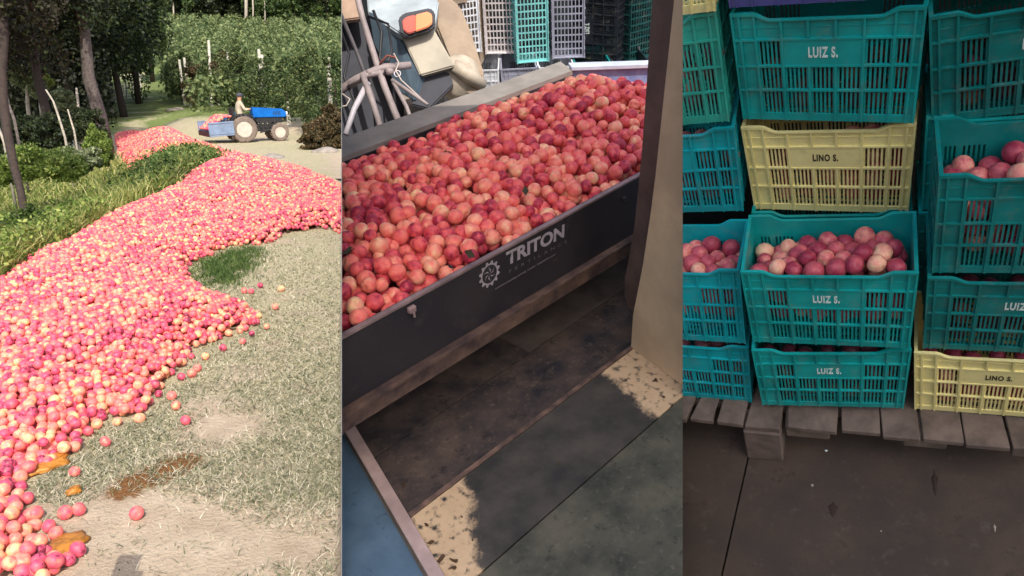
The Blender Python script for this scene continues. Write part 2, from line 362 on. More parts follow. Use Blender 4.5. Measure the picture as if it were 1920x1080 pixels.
def soup(name, parts, m, label=None, kind='stuff', parent=None, limit=True):
    k = parts[0][1].shape[1]; V, Fc, A, b = [], [], [], 0
    for v, f, a in parts: V.append(v); Fc.append(f + b); A.append(a); b += len(v)
    V = np.concatenate(V); Fc = np.concatenate(Fc); A = np.concatenate(A)
    if limit:                                  # nothing of this place grows across the party plane
        near = V[:, 1] < 16; bad = near & ~leftof(V, .0); ok = ~bad[Fc].any(1); Fc = Fc[ok]
    o = link(name, mesh_np(name, V, Fc, {'fr': ('FLOAT', A)}), m, parent)
    if label: tag(o, label, kind=kind)
    return o
LEAF_DARK = leaf_mat('dark_tree_leaf', (.008, .014, .006), (.022, .035, .012), (.05, .07, .02), trans=.1)  # shade under the wood's canopy is put into this dark leaf colour
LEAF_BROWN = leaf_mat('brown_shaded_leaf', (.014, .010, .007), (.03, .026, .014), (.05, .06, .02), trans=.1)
LEAF_MID = leaf_mat('mid_tree_leaf', (.02, .045, .012), (.06, .10, .025), (.13, .17, .05))
LEAF_LIME = leaf_mat('lime_bush_leaf', (.06, .11, .02), (.21, .30, .06), (.38, .44, .12), trans=.35)
LEAF_ORCH = leaf_mat('orchard_leaf', (.018, .04, .012), (.055, .09, .028), (.16, .19, .07))
LEAF_HILL = leaf_mat('hillside_orchard_leaf', (.055, .09, .035), (.115, .16, .06), (.21, .25, .10))
LEAF_PALE = leaf_mat('pale_tree_leaf', (.07, .10, .05), (.19, .23, .11), (.34, .37, .2))
LEAF_RUST = leaf_mat('rusty_leaf', (.03, .03, .012), (.09, .07, .03), (.22, .14, .07))
GRASS = leaf_mat('bank_grass_blade', (.07, .11, .02), (.27, .31, .07), (.56, .52, .22), trans=.35)
GRASS_G = leaf_mat('green_ground_cover_leaf', (.02, .055, .01), (.10, .17, .04), (.24, .30, .09), trans=.25)
HAY = leaf_mat('cut_hay_blade', (.18, .18, .11), (.43, .40, .28), (.66, .59, .46), trans=.15)
BARK = mat('grey_bark', (.16, .13, .12), .9, noise=.6, nscale=14, bump=.5, bscale=30)
BARK_D = mat('dark_bark', (.05, .034, .028), .9, noise=.5, nscale=18, bump=.5, bscale=30)
BARK_L = mat('pale_bark', (.42, .37, .30), .85, noise=.4, nscale=14, bump=.3)
POST = mat('weathered_post', (.60, .57, .48), .85, noise=.35, nscale=9, bump=.3)

# ---- the heap of peaches
OUT = [(-70, 1120), (-70, 575), (0, 533), (55, 488), (118, 462), (200, 412), (285, 372), (330, 350), (350, 330), (405, 306), (412, 297), (392, 286), (345, 280), (322, 286), (300, 294), (262, 296), (238, 292),
       (222, 262), (212, 244), (225, 236), (262, 238), (300, 243), (330, 252), (372, 268), (408, 278), (440, 288), (480, 297), (520, 306), (560, 316), (600, 334), (645, 352), (680, 380), (680, 452), (640, 440), (600, 431), (560, 437), (535, 442), (510, 462), (480, 462), (440, 462),
       (400, 478), (372, 490), (354, 508), (362, 525), (385, 545), (410, 560), (450, 573), (485, 583), (496, 597), (480, 615), (440, 633), (400, 645), (372, 658), (352, 690), (330, 715), (300, 745), (288, 768), (262, 786), (228, 800), (205, 792), (180, 812), (155, 848), (125, 866), (60, 905), (75, 945), (110, 950), (70, 985), (96, 1020), (120, 1050), (132, 1120)]
POLY = np.array([gp(u, v)[:2] for u, v in OUT])
def heap(P, d):                                # how high the heap stands
    y = P[:, 1]; far = sstep((y - 19) / 6)
    H = .17 - .03 * sstep((7 - y) / 3.5) + .55 * far * np.exp(-((P[:, 0] + 13.0) / 2.2) ** 2) + .045 * np.sin(P[:, 0] * 2.1 + 1) * np.sin(y * 1.3) + .03 * np.sin(P[:, 0] * 5.3 + y * 2.7) * np.sin(y * 3.9 - P[:, 0])
    return H * (1 - np.exp(-d / (.30 + .5 * far)))
def heap_layer(y0, y1, s, r, dz, jit=.27, edge=.0):
    lo, hi = POLY.min(0), POLY.max(0); P = hexgrid(lo[0], hi[0], max(lo[1], y0), min(hi[1], y1), s, jit)
    u, v, _ = to_px(np.column_stack([P, np.zeros(len(P))])); P = P[(u > -60) & (u < 665) & (v < 1110)]
    ins, d = inside(P, POLY); keep = ins & (d > edge + RNG.rand(len(P)) ** 2 * .16); P = P[keep]; d = d[keep]
    k_ = RNG.rand(len(P)) > (.07 if dz == 0 else 0); P, d = P[k_], d[k_]; z = np.maximum(0, heap(P, d) + dz + RNG.uniform(-.021, .021, len(P)) * (s / .056)) + terrain(P[:, 0], P[:, 1]) + r * .8
    return np.column_stack([P, z])
def loose():                                   # fruit that rolled off and lies alone
    px = [(122, 961), (148, 955), (256, 962), (348, 788), (370, 690), (458, 545), (471, 546), (488, 535), (516, 575), (527, 541), (360, 700), (340, 706), (322, 742), (198, 828), (262, 784), (140, 884), (128, 1048), (66, 962), (92, 987), (385, 668), (330, 760), (182, 795),
          (472, 625), (455, 640), (500, 612), (60, 1072), (146, 1030), (30, 940), (105, 1000), (220, 790), (190, 780), (418, 652)]
    P = np.array([gp(u, v, .03) for u, v in px]); return P
top = np.concatenate([heap_layer(0, 4.4, .0575, .030, 0), heap_layer(4.4, 9.5, .0515, .0275, 0)]); top = np.concatenate([loose(), top])
top = top[leftof(top, -.028)]
u_, v_, z_ = to_px(top); vis = (u_ > -8) & (v_ < 1088)
order = np.argsort(np.where(vis, z_, 1e9)); n_loose = 32
pick = np.concatenate([np.arange(16), order[~np.isin(order, np.arange(16))][:84]])
rest = np.setdiff1d(np.arange(len(top)), pick)
HEAPS = []
for k, i in enumerate(pick):
    u, v = u_[i], v_[i]; alone = i < 16
    if alone:
        lab = ['orange peach rolled clear beside the rotten orange blotch', 'second peach rolled clear, right of the heap near the camera', 'single peach alone on the bare pale dust near the dark shadow', 'single peach alone on hay right of the heap foot',
               'red peach alone on hay below the green grass tuft', 'peach on bare soil just right of the green tuft', 'peach touching its neighbour right of the green tuft', 'upper peach above the pair right of the green tuft', 'farthest right loose peach on the mown hay',
               'small peach alone high up on the dusty hay', 'loose peach at the foot of the heap spur', 'dark pink peach fallen just off the heap spur', 'pink peach fallen below the heap spur', 'peach loose on hay left of the heap spur', 'lone peach between heap and mown hay', 'small peach lying in the stubble by the rotten patch'][k]
        g_ = 'single peaches rolled off the heap'
    else:
        row = ['at the very bottom', 'level with the block shadow', 'under the lower mush', 'level with the lone dust peach', 'level with two strays', 'below the upper rotten mush', 'beside the upper rotten mush', 'above the upper rotten mush', 'well above the rotten mush'][int(np.clip((1085 - v) / 28, 0, 8))]
        lab = 'heap peach ' + row + ', ' + ['outermost at picture edge', 'one in from picture edge', 'two in from picture edge', 'halfway to the bare dust', 'near the bare dust', 'on the dust side rim'][int(np.clip(u / 24, 0, 5))]; g_ = 'peaches at the near foot of the long heap'
    o = put_peach(top[i], (.0315 if v > 850 else .0295) * RNG.uniform(.88, 1.12), PEACH_SUN, lab, g_, i=k); HEAPS.append((o, u))
number_repeats(HEAPS, 'left')
R_ = lambda n, r: r * RNG.uniform(.80, 1.17, n)
nr_ = top[rest][:, 1] < 4.4; near_mesh = [(top[rest][nr_], .030, 2), (top[rest][~nr_], .0275, 2), (heap_layer(0, 7.0, .0575, .030, -.042, edge=.03), .029, 2), (heap_layer(7.0, 9.5, .062, .030, -.04, edge=.03), .029, 1), (heap_layer(9.5, 15, .057, .030, 0), .031, 1), (heap_layer(15, 36, .080, .041, 0), .043, 1)]
bodies = []
for P, r, sub in near_mesh:
    P = P[leftof(P, -.03)]; bodies.append(fruit_mesh('peach_heap', P, R_(len(P), r), sub))
def join_me(name, mes):
    bm = BM()
    for me in mes: bm.from_mesh(me)
    out = bpy.data.meshes.new(name); bm.to_mesh(out); bm.free()
    for p in out.polygons: p.use_smooth = True
    return out
hp = link('peach_heap', join_me('peach_heap', bodies), PEACH_SUN); tag(hp, 'long heap of thousands of dumped red and orange peaches', kind='stuff'); cut(hp, N12, fill=False)
def under():                                   # packed fruit below the visible layers
    P = hexgrid(POLY[:, 0].min(), POLY[:, 0].max(), 2.2, 34, .16, 0); ins, d = inside(P, POLY); P, d = P[ins & (d > .2)], d[ins & (d > .2)]
    z = heap(P, d) - .065 + terrain(P[:, 0], P[:, 1]); V, Fc = ICO[1]; n = len(P)
    VV = V[None] * np.array([.15, .15, .03]) + np.column_stack([P, z])[:, None]; return mesh_np('fruit_core', VV.reshape(-1, 3), (Fc[None] + (np.arange(n) * len(V))[:, None, None]).reshape(-1, 3), smooth=True)
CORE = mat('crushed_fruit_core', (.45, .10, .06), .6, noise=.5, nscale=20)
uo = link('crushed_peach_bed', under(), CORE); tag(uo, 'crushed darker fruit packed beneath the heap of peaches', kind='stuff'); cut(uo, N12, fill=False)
ROTM = mat('rotten_orange_pulp', (.55, .22, .03), .45, noise=.6, nscale=25, bump=.4)
for (u, v, r, lab) in [(122, 1028, .075, 'flat rotten orange peach mush beside the lone pink fruit'), (88, 872, .10, 'rotten orange mush in the gap of the near heap'), (140, 925, .03, 'small smear of yellow rotten pulp on the stubble')]:
    P = gp(u, v); bm = BM(); bmesh.ops.create_icosphere(bm, subdivisions=3, radius=1)
    for w in bm.verts:
        k = 1 + .25 * math.sin(w.co.x * 5 + r * 90) * math.cos(w.co.y * 6); w.co = Vector((w.co.x * r * k, w.co.y * r * 1.3 * k, max(-.2, w.co.z) * .026))
    o = link('rotten_pulp', bm_mesh('rotten_pulp', bm, True), ROTM, M=TL(P[0], P[1], .012)); tag(o, lab, 'rotten fruit')

# ---- grass, hay, ground cover
def scatter(n, y0, y1, fx, pw=1.6):
    t = RNG.rand(n) ** pw; y = y0 + (y1 - y0) * t; return fx(y), y
def field(n, umin, umax, vmin, vmax, flt, hf, wf, lean, name, m, label, pw=1.0):
    u = RNG.uniform(umin, umax, n); v = vmin + (vmax - vmin) * RNG.rand(n) ** pw
    d = (np.stack([(u - 960) / FOC, (v - 540) / FOC, np.ones(n)], 1)) @ CW.T; t = -EYE[2] / d[:, 2]; P = EYE + d * t[:, None]
    P[:, 2] = terrain(P[:, 0], P[:, 1]); k = flt(P, u, v); P = P[k]
    sc = np.linalg.norm(P - EYE, axis=1)
    return soup(name, [blades(P, hf(sc), wf(sc), lean)], m, label)
def off_heap(P, u, v, m=.02):
    ins, d = inside(P[:, :2], POLY); return ~ins
def hay_f(P, u, v):
    c = cover(P[:, 0], P[:, 1]); rr_ = np.min([np.hypot(P[:, 0] - p[0], P[:, 1] - p[1]) / r for p, r in ROT], 0); return off_heap(P, u, v) & leftof(P, .01) & (rr_ > RNG.rand(len(P)) * 1.3) & (RNG.rand(len(P)) < np.clip(c * 2.2 + .12, 0.02, 1))
field(52000, 60, 650, 440, 1090, hay_f, lambda s: .022 + 0 * s, lambda s: .0014 + .001 * s, 2.2, 'cut_hay', HAY, 'pale dry clippings lying flat over the mown verge', pw=.8)
field(13000, 60, 650, 430, 1090, lambda P, u, v: hay_f(P, u, v) & (np.sin(P[:, 0] * 5.1) * np.sin(P[:, 1] * 3.3 + 1) > -.75), lambda s: .022 + 0 * s, lambda s: .0016 + .0009 * s, 2.4, 'short_grass', leaf_mat('dull_short_grass', (.03, .05, .02), (.12, .15, .07), (.25, .26, .14), trans=.15), 'sparse short green grass among the dry clippings', pw=.9)
TUFT = np.array([gp(u, v)[:2] for u, v in [(358, 508), (372, 492), (402, 480), (440, 466), (490, 464), (500, 476), (480, 505), (455, 530), (430, 548), (395, 545), (366, 530)]])
def tuft(n):
    P = np.column_stack([RNG.uniform(TUFT[:, 0].min(), TUFT[:, 0].max(), n), RNG.uniform(TUFT[:, 1].min(), TUFT[:, 1].max(), n)]); k, d = inside(P, TUFT); P = P[k]; return np.column_stack([P, np.zeros(len(P))]), d[k]
P, d = tuft(14000); kk = RNG.rand(len(d)) < np.clip(d * 5 + .12, 0, 1); P, d = P[kk], d[kk]; P = P + RNG.randn(*P.shape) * [.09, .14, 0]; kk = (np.sin(P[:, 0] * 17) * np.sin(P[:, 1] * 11) + RNG.randn(len(P)) * .5) > -.35; P, d = P[kk], d[kk]; soup('grass_tuft', [blades(P, .03 + .16 * np.minimum(d, .4), .007, 1.1)], GRASS_G, 'lush green grass tuft standing in the notch of the heap')
def bank_f(P, u, v): return off_heap(P, u, v) & (np.interp(P[:, 1], BANK[:, 1], BANK[:, 0]) - P[:, 0] > .0)
field(30000, -80, 420, 262, 560, bank_f, lambda s: .14 + .010 * s, lambda s: .004 + .0013 * s, .9, 'bank_grass', GRASS, 'tall yellow green grass covering the bank beyond the heap', pw=.9)
n = 9000; u = RNG.uniform(-60, 400, n); v = RNG.uniform(290, 540, n); d = (np.stack([(u - 960) / FOC, (v - 540) / FOC, np.ones(n)], 1)) @ CW.T; P = EYE - d * (EYE[2] / d[:, 2])[:, None]; P[:, 2] = terrain(P[:, 0], P[:, 1]); P = P[bank_f(P, u, v) & (np.sin(P[:, 0] * 2.2) * np.sin(P[:, 1] * 1.4 + 2) > -.1)]
P = np.repeat(P, 5, 0) + RNG.randn(len(P) * 5, 3) * .06; P[:, 2] = np.abs(RNG.randn(len(P))) * .16 + terrain(P[:, 0], P[:, 1])
soup('bank_weeds', [leaves(P, .065)], LEAF_LIME, 'bright broad leaved weeds among the grass on the bank')
IVY = np.array([gp(u, v)[:2] for u, v in [(412, 297), (392, 286), (340, 284), (300, 292), (240, 296), (215, 305), (190, 330), (205, 360), (230, 388), (275, 372), (330, 348), (352, 330), (405, 306)]])
n = 26000; P = np.column_stack([RNG.uniform(IVY[:, 0].min(), IVY[:, 0].max(), n), RNG.uniform(IVY[:, 1].min(), IVY[:, 1].max(), n)]); k, d = inside(P, IVY); P, d = P[k], d[k]
P = np.column_stack([P, terrain(P[:, 0], P[:, 1]) + RNG.rand(len(P)) * (.10 + .40 * np.minimum(d, 1) + .08 * np.sin(P[:, 0] * 4) * np.sin(P[:, 1] * 2))])
P2_ = P[::9] + RNG.randn(len(P[::9]), 3) * [.25, .4, .02] - [.25, 0, .03]; soup('weedy_fringe', [blades(P2_, .24, .014, .9)], GRASS, 'ragged weeds and grass stalks rising out of the ground cover')
soup('leafy_ground_cover', [leaves(P + RNG.randn(*P.shape) * [.18, .3, .04], .10)], GRASS_G, 'dark leafy ground cover growing between heap and bank')

# ---- trees
def crown_pts(c, rad, nclump, per, rng=RNG, hollow=.55, cr=.3):
    c = np.array(c); rad = np.array(rad); out = []
    q = rng.randn(nclump, 3); q /= np.linalg.norm(q, axis=1)[:, None]; q *= (hollow + (1 - hollow) * rng.rand(nclump, 1)) * rng.uniform(.75, 1.1, (nclump, 1))
    for k in range(nclump):
        s = cr * rng.uniform(.6, 1.4); g = rng.randn(per, 3); g /= np.maximum(np.linalg.norm(g, axis=1)[:, None], .4) ** .7
        out.append(c + rad * (q[k] + g * s * .62))
    return np.concatenate(out)
def tree(name, base, path, radii, crowns, leaf, lm, bm_, label, cat='tree', group=None, limbs=0, trunk_name='trunk', aspect=.55):
    base = np.array(base, float); e = empty(name, TL(*base)); tag(e, label, cat, group)
    b = BM(); tube(b, path, radii, 9)
    for k in range(limbs):
        i = RNG.randint(max(1, len(path) // 2), len(path)); p = Vector(path[i]); c, rd = crowns[RNG.randint(len(crowns))][:2]
        q = Vector(c) + Vector([RNG.uniform(-.7, .7) * rd[j] for j in range(3)]); mid = (p + q) / 2 + Vector((0, 0, .15 * (q - p).length))
        r = radii[i] * .5; tube(b, [p, mid, q], [r, r * .6, r * .2], 6)
    link(trunk_name, bm_mesh('trunk', b, True), bm_, e)
    if crowns:
        parts = [leaves(crown_pts(c, rd, nc, per), leaf, aspect=aspect) for c, rd, nc, per in crowns]
        for v, f, a in parts: v += 0
        V, Fc, A, k0 = [], [], [], 0
        for v, f, a in parts: V.append(v); Fc.append(f + k0); A.append(a); k0 += len(v)
        V = np.concatenate(V); Fc = np.concatenate(Fc); A = np.concatenate(A)
        if base[1] < 30:
            W = V + base; bad = (W[:, 1] < 15.5) & ~leftof(W); Fc = Fc[~bad[Fc].any(1)]
        o = link('crown', mesh_np('crown', V, Fc, {'fr': ('FLOAT', A)}), lm, e); o['kind'] = 'stuff'
    return e
def rel(base, pts): return [tuple(np.array(p) - base) for p in pts]
# the thin dark tree close by on the bank
D = 11.5
b0 = w1(50, 432, D); b0[2] = terrain(b0[0], b0[1]) - .05
pth = [b0] + [w1(u, v, D + dz) for u, v, dz in [(48, 412, 0), (38, 355, .05), (26, 310, .1), (14, 250, .15), (6, 190, .2), (3, 130, .2), (8, 60, .3), (2, -20, .4), (-8, -120, .6)]]
tree('bank_tree', b0, rel(b0, pth), [.075, .06, .055, .06, .066, .07, .07, .066, .06, .05], [((-.9, .8, 4.1), (1.2, 1.3, .8), 24, 260), ((.3, 1.6, 4.5), (1.5, 1.5, .7), 24, 260)], .085, LEAF_BROWN, BARK_D, 'thin dark curved tree standing nearest on the grassy bank', limbs=0)
def big(u, v, D, wpx, h, crowns, leaf, lm, bk, label, group=None, leanx=-.10, limbs=5, name='tall_tree', aspect=.6):
    b = w1(u, v, D); b[2] = terrain(b[0], b[1]) - .1; r = wpx / FOC * D / 2; pts = []
    for k in range(7): t = k / 6; pts.append((leanx * h * t * .4 + .12 * math.sin(k * 1.7 + u), .1 * math.sin(k * 2 + v), h * t))
    return tree(name, b, pts, [r * (1.15 - .75 * k / 6) for k in range(7)], crowns, leaf, lm, bk, label, group=group, limbs=limbs, aspect=aspect)
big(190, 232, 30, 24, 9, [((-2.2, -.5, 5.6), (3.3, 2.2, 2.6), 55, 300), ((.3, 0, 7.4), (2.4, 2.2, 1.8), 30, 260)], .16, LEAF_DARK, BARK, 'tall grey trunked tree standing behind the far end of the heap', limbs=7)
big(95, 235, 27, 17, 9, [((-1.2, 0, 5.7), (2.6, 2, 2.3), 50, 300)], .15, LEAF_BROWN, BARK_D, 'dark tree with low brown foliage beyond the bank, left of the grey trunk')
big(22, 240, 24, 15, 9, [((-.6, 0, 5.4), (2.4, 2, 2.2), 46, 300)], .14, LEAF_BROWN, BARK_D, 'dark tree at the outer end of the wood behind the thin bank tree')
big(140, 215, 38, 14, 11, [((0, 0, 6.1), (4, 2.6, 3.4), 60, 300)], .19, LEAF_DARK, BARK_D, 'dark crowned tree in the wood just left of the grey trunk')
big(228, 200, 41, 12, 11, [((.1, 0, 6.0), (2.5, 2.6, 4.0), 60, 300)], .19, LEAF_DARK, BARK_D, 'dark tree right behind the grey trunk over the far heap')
big(258, 180, 47, 10, 11, [((0, 0, 5.6), (2.3, 2.2, 4.4), 60, 320)], .2, LEAF_MID, BARK_D, 'sunlit green tree where the wood meets the grassy lane')
big(288, 158, 62, 8, 12, [((-.6, 0, 6.2), (2.2, 2.2, 4.6), 46, 300)], .24, LEAF_MID, BARK_D, 'green tree farther up the wood edge beside the lane')
big(268, 150, 74, 8, 14, [((-1.6, 0, 7), (3, 3, 5.8), 46, 300)], .28, LEAF_DARK, BARK_D, 'dark tree high up the lane at the wood edge')
big(60, 205, 44, 10, 12, [((0, 0, 7.5), (4.4, 2.6, 3.6), 60, 300)], .2, LEAF_DARK, BARK_D, 'dark tree deep in the wood behind the pale sapling')
big(-40, 215, 40, 12, 12, [((0, 0, 6.8), (4.2, 2.6, 4.0), 60, 300)], .2, LEAF_DARK, BARK_D, 'dark tree cut by the picture edge in the deep wood')
# pale young trees in the wood
def sapling(u, v, D, pts, wpx, label, crown=None, lm=None, m=BARK_L, name='young_tree'):
    b = w1(u, v, D); b[2] = terrain(b[0], b[1]) - .05
    P = [tuple(b)] + [tuple(w1(x, y, D)) for x, y in pts]; r = wpx / FOC * D / 2
    cr = [(tuple(w1(x, y, D) - b), (a / FOC * D, a / FOC * D, c / FOC * D), 18, 130) for x, y, a, c in (crown or [])]
    tree(name, b, rel(b, P), [r * (1 - .5 * k / len(P)) for k in range(len(P))], cr, 7 / FOC * D, lm or LEAF_PALE, m, label, group='young trees in the wood', limbs=2 if cr else 0)
sapling(130, 292, 19, [(122, 258), (112, 225), (100, 190), (86, 168)], 5, 'white stemmed young tree leaning among the undergrowth')
sapling(144, 268, 22, [(139, 245), (132, 222), (127, 205)], 4, 'short pale young stem right beside the white stem')
sapling(148, 235, 27, [(147, 215), (146, 190), (143, 165)], 6, 'pale brown young tree in front of the dark wood')
sapling(14, 290, 16, [(8, 268), (-2, 240)], 6, 'pale leaning stem behind the thin dark bank tree')
sapling(36, 248, 18, [(27, 225), (16, 195), (10, 165), (9, 130)], 6, 'reddish pale stem crossing behind the thin bank tree', m=BARK)
sapling(55, 232, 30, [(52, 200), (50, 150)], 8, 'leafy young tree with pale crown left in the wood', [(45, 145, 24, 26), (62, 135, 22, 20), (72, 165, 18, 18)])
sapling(78, 230, 32, [(76, 200), (72, 150)], 6, 'leafy young tree with low pale crown under the dark canopy', [(78, 150, 22, 22)], LEAF_LIME)
sapling(105, 225, 34, [(108, 200), (112, 180)], 5, 'small leafy young tree just left of the grey trunk', [(118, 185, 22, 22), (128, 200, 16, 12)])
# bushes
def bush(u, v, D, parts, leaf, lm, label, cat='bush', name='bush', per=220, nc=26, group=None):
    b = w1(u, v, D); b[2] = terrain(b[0], b[1]) - .05; k = D / FOC
    cr = [(tuple(w1(x, y, D + dz) - b), (a * k, a * k, c * k), nc, per) for x, y, a, c, dz in parts]
    return tree(name, b, [(0, 0, 0), (.02, 0, .25), (.05, 0, .5)], [.03, .02, .01], cr, leaf, lm, BARK_D, label, cat, group, trunk_name='stem')
bush(188, 305, 19, [(184, 268, 22, 34, 0), (178, 290, 26, 20, 0), (195, 285, 16, 24, 0)], .07, LEAF_LIME, 'bright lime green feathery bush below the grey trunk')
bush(150, 320, 17, [(150, 300, 34, 24, 0), (118, 300, 30, 22, 0)], .08, LEAF_PALE, 'low green bush left of the lime bush')
bush(30, 425, 10.5, [(25, 425, 40, 28, 0), (62, 412, 30, 30, .2)], .05, LEAF_MID, 'dark low bush at the foot of the thin bank tree')
bush(75, 335, 15, [(70, 305, 60, 34, 0), (20, 320, 50, 30, 0), (120, 315, 40, 26, 0)], .07, LEAF_LIME, 'rough green thicket on the bank before the wood', per=70, nc=60)
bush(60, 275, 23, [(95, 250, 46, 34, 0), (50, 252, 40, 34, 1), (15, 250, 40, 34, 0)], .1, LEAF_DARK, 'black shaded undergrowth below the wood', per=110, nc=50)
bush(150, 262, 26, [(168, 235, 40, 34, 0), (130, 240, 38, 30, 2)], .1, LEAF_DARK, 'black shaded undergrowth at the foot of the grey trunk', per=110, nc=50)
bush(608, 276, 24.2, [(615, 246, 40, 30, 0), (590, 256, 26, 20, -.3), (632, 222, 30, 30, .5), (600, 268, 36, 12, -.2), (640, 262, 26, 18, 0)], .09, LEAF_RUST, 'dark rusty bush right of the tractor wheels', per=150, nc=44)
# fence stakes beside the lane
for k, (u, v, hpx) in enumerate([(217, 192, 24), (227, 188, 20), (239, 186, 36), (249, 176, 30), (257, 172, 28), (265, 168, 30), (233, 180, 20)]):
    P = gt(u, v); D_ = ((P - EYE) @ CW)[2]; h = hpx / FOC * D_; bm = BM(); tube(bm, [(0, 0, -.1), (.01, 0, h * .5), (.03 * math.sin(k), 0, h)], .05, 7)
    tag(link('fence_stake', bm_mesh('fence_stake', bm), POST, M=TL(*P)), ['pale stake nearest the grey trunk at the wood edge', 'short pale stake second from the grey trunk', 'tallest pale stake at the wood edge', 'thin pale stake right of the tallest one', 'pale stake next to last up the lane', 'last pale stake up the grassy lane', 'shortest stake just left of the tallest one'][k], 'stake', 'wooden stakes along the grassy lane')
# orchard row in front with its posts
A = gt(334, 190); B = gt(645, 264); NR = 12
for k in range(NR):
    t = (k / (NR - 1)) ** 1.0; base = A * (1 - t) + B * t + np.array([.35 * math.sin(k * 5), .5, 0]); base[2] = terrain(base[0], base[1]) - .03
    h = 2.75 + .3 * math.sin(k * 2.3); lm = LEAF_RUST if k in (2, 4) else LEAF_ORCH
    cr = [((0, 0, h * .52), (1.0, 1.0, h * .46), 40, 80), ((.2, 0, h * .85), (.6, .7, h * .22), 12, 80)]
    tree('orchard_tree', base, [(0, 0, 0), (.05, 0, .6), (0, .05, 1.3), (.06, 0, h * .8)], [.07, .06, .05, .02], cr, .115, lm, BARK_D,
         ['peach tree at the lane end of the front orchard row', 'second peach tree of the front row from the lane', 'rusty leaved peach tree behind the orchard posts', 'green peach tree beside the leaning white post', 'brown tinged peach tree behind the tractor bin', 'peach tree directly behind the tractor driver', 'peach tree behind the blue tractor hood', 'peach tree just right of the tall white post', 'dense green peach tree right of the tractor', 'peach tree behind the front tractor wheel', 'peach tree rising above the rusty bush', 'last peach tree of the row, cut off by the party wall'][k],
         'tree', 'peach trees of the front orchard row', limbs=3)
for k, (u0, v0, u1, v1) in enumerate([(352, 157, 345, 108), (342, 150, 336, 112), (398, 205, 391, 76), (430, 186, 427, 98), (496, 192, 491, 103), (617, 170, 616, 108), (488, 120, 485, 92), (410, 215, 409, 180), (540, 214, 540, 190)]):
    P = (A * .9 + B * .1); tt = np.clip((u0 - 334) / 311, 0, 1); D_ = (((A * (1 - tt) + B * tt) - EYE) @ CW)[2] - 2.1
    p0 = w1(u0, v0, D_); p1 = w1(u1, v1, D_); p0[2] = min(p0[2], terrain(p0[0], p0[1])); bm = BM(); tube(bm, [(0, 0, 0), tuple(p1 - p0)], [.085, .07], 7)
    tag(link('orchard_post', bm_mesh('orchard_post', bm), POST, M=TL(*p0)), ['leaning whitish post near the grassy lane', 'first short post at the lane corner', 'tall thin post behind the tractor bin', 'post with a crosspiece left of the driver', 'tallest white post above the tractor hood', 'pale post far right above the rusty bush', 'dark topped post just left of the tallest', 'short stake in front of the row by the bin', 'short stake in front of the row past the hood'][k], 'post', 'posts of the orchard row')
# hillside orchard: rows behind the first, one mass nobody could count
hp_ = []; hs = 0
for j, yy in enumerate(np.arange(38, 128, 3.4)):
    x0 = -.435 * yy if yy > 46 else -.40 * yy; x1 = -.08 * yy + 4 if yy < 60 else .3 * yy
    n = int((x1 - x0) * 130); X = RNG.uniform(x0, x1, n); zz = RNG.rand(n) ** .6 * (1.7 + .9 * min(1, max(0, (yy - 50) / 20))); Y = yy + RNG.randn(n) * .5
    ok = (np.sin(X * 2.1 + j * 2.2) * .5 + zz / 2.7) < 1.15; X, Y, zz = X[ok], Y[ok], zz[ok]
    hp_.append(leaves(np.column_stack([X, Y, terrain(X, Y) + zz]), .16 + .0026 * yy))
soup('hillside_orchard', hp_, LEAF_HILL, 'green rows of orchard climbing the hillside behind the tractor')
# wood on the hilltop
labs = ['hilltop tree far left above the lane', 'hilltop tree with a bare lower trunk over the lane', 'dark hilltop tree above the first orchard post', 'hilltop tree over the middle of the orchard', 'hilltop tree right of the pale bare trunk', 'hilltop tree over the tallest post', 'hilltop tree above the tractor hood', 'hilltop tree far right on the skyline', 'tall hilltop tree behind the bare trunk', 'small hilltop tree near the party wall', 'hilltop tree standing back at the wood corner', 'last hilltop tree beyond the right orchard']
for k in range(12):
    u = 285 + k * 33; D_ = 122 + 9 * math.sin(k * 2.4); b = w1(u, 60, D_); b[2] = terrain(b[0], b[1]); h = 15
    tree('hilltop_tree', b, [(0, 0, 0), (.2, 0, h * .5), (-.2, 0, h * .9)], [.4, .3, .12], [((0, 0, 6.0), (4.6, 4, 4.6), 40, 130), ((2, 0, 3.0), (3.4, 3, 2.4), 14, 120)], .5, LEAF_DARK if k % 3 != 1 else LEAF_MID, BARK_D, labs[k], group='trees of the hilltop wood', limbs=3)
for k, (u, v0, v1, w_, lab) in enumerate([(459, 42, -30, 6, 'thick pale bare trunk on the hilltop'), (472, 40, -10, 3, 'thin pale trunk just right of the thick hilltop trunk'), (349, 60, 30, 3, 'short pale trunk in the dark hilltop gap'), (324, 62, 10, 3, 'pale trunk above the lane on the hilltop'), (494, 30, -10, 2.5, 'thinnest pale trunk of the hilltop wood')]):
    D_ = 110; b = w1(u, v0, D_); b[2] = terrain(b[0], b[1]) - .2; t_ = w1(u, v1 - 30, D_) - b
    tree('bare_trunk_tree', b, [(0, 0, 0), tuple(t_ * .5 + [.1, 0, 0]), tuple(t_)], [w_ / FOC * D_ / 2] * 3, [(tuple(t_), (2.4, 2, 1.6), 10, 80)], .4, LEAF_MID, BARK_L, lab, group='pale trunks on the hilltop')
bank = [leaves(np.column_stack([X := RNG.uniform(-60, 60, 9000), Y := RNG.uniform(128, 150, 9000), terrain(X, Y) + RNG.rand(9000) ** .7 * 9]), .9)]
soup('hilltop_wood', bank, LEAF_DARK, 'dark mass of the wood along the top of the hill')
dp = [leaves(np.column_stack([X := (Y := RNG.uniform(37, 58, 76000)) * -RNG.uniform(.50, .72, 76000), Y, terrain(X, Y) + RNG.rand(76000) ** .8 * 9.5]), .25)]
soup('deep_wood', dp, leaf_mat('deep_shade_leaf', (.008, .010, .006), (.018, .022, .010), (.03, .038, .014), trans=.05), 'dark foliage filling the depth of the wood')
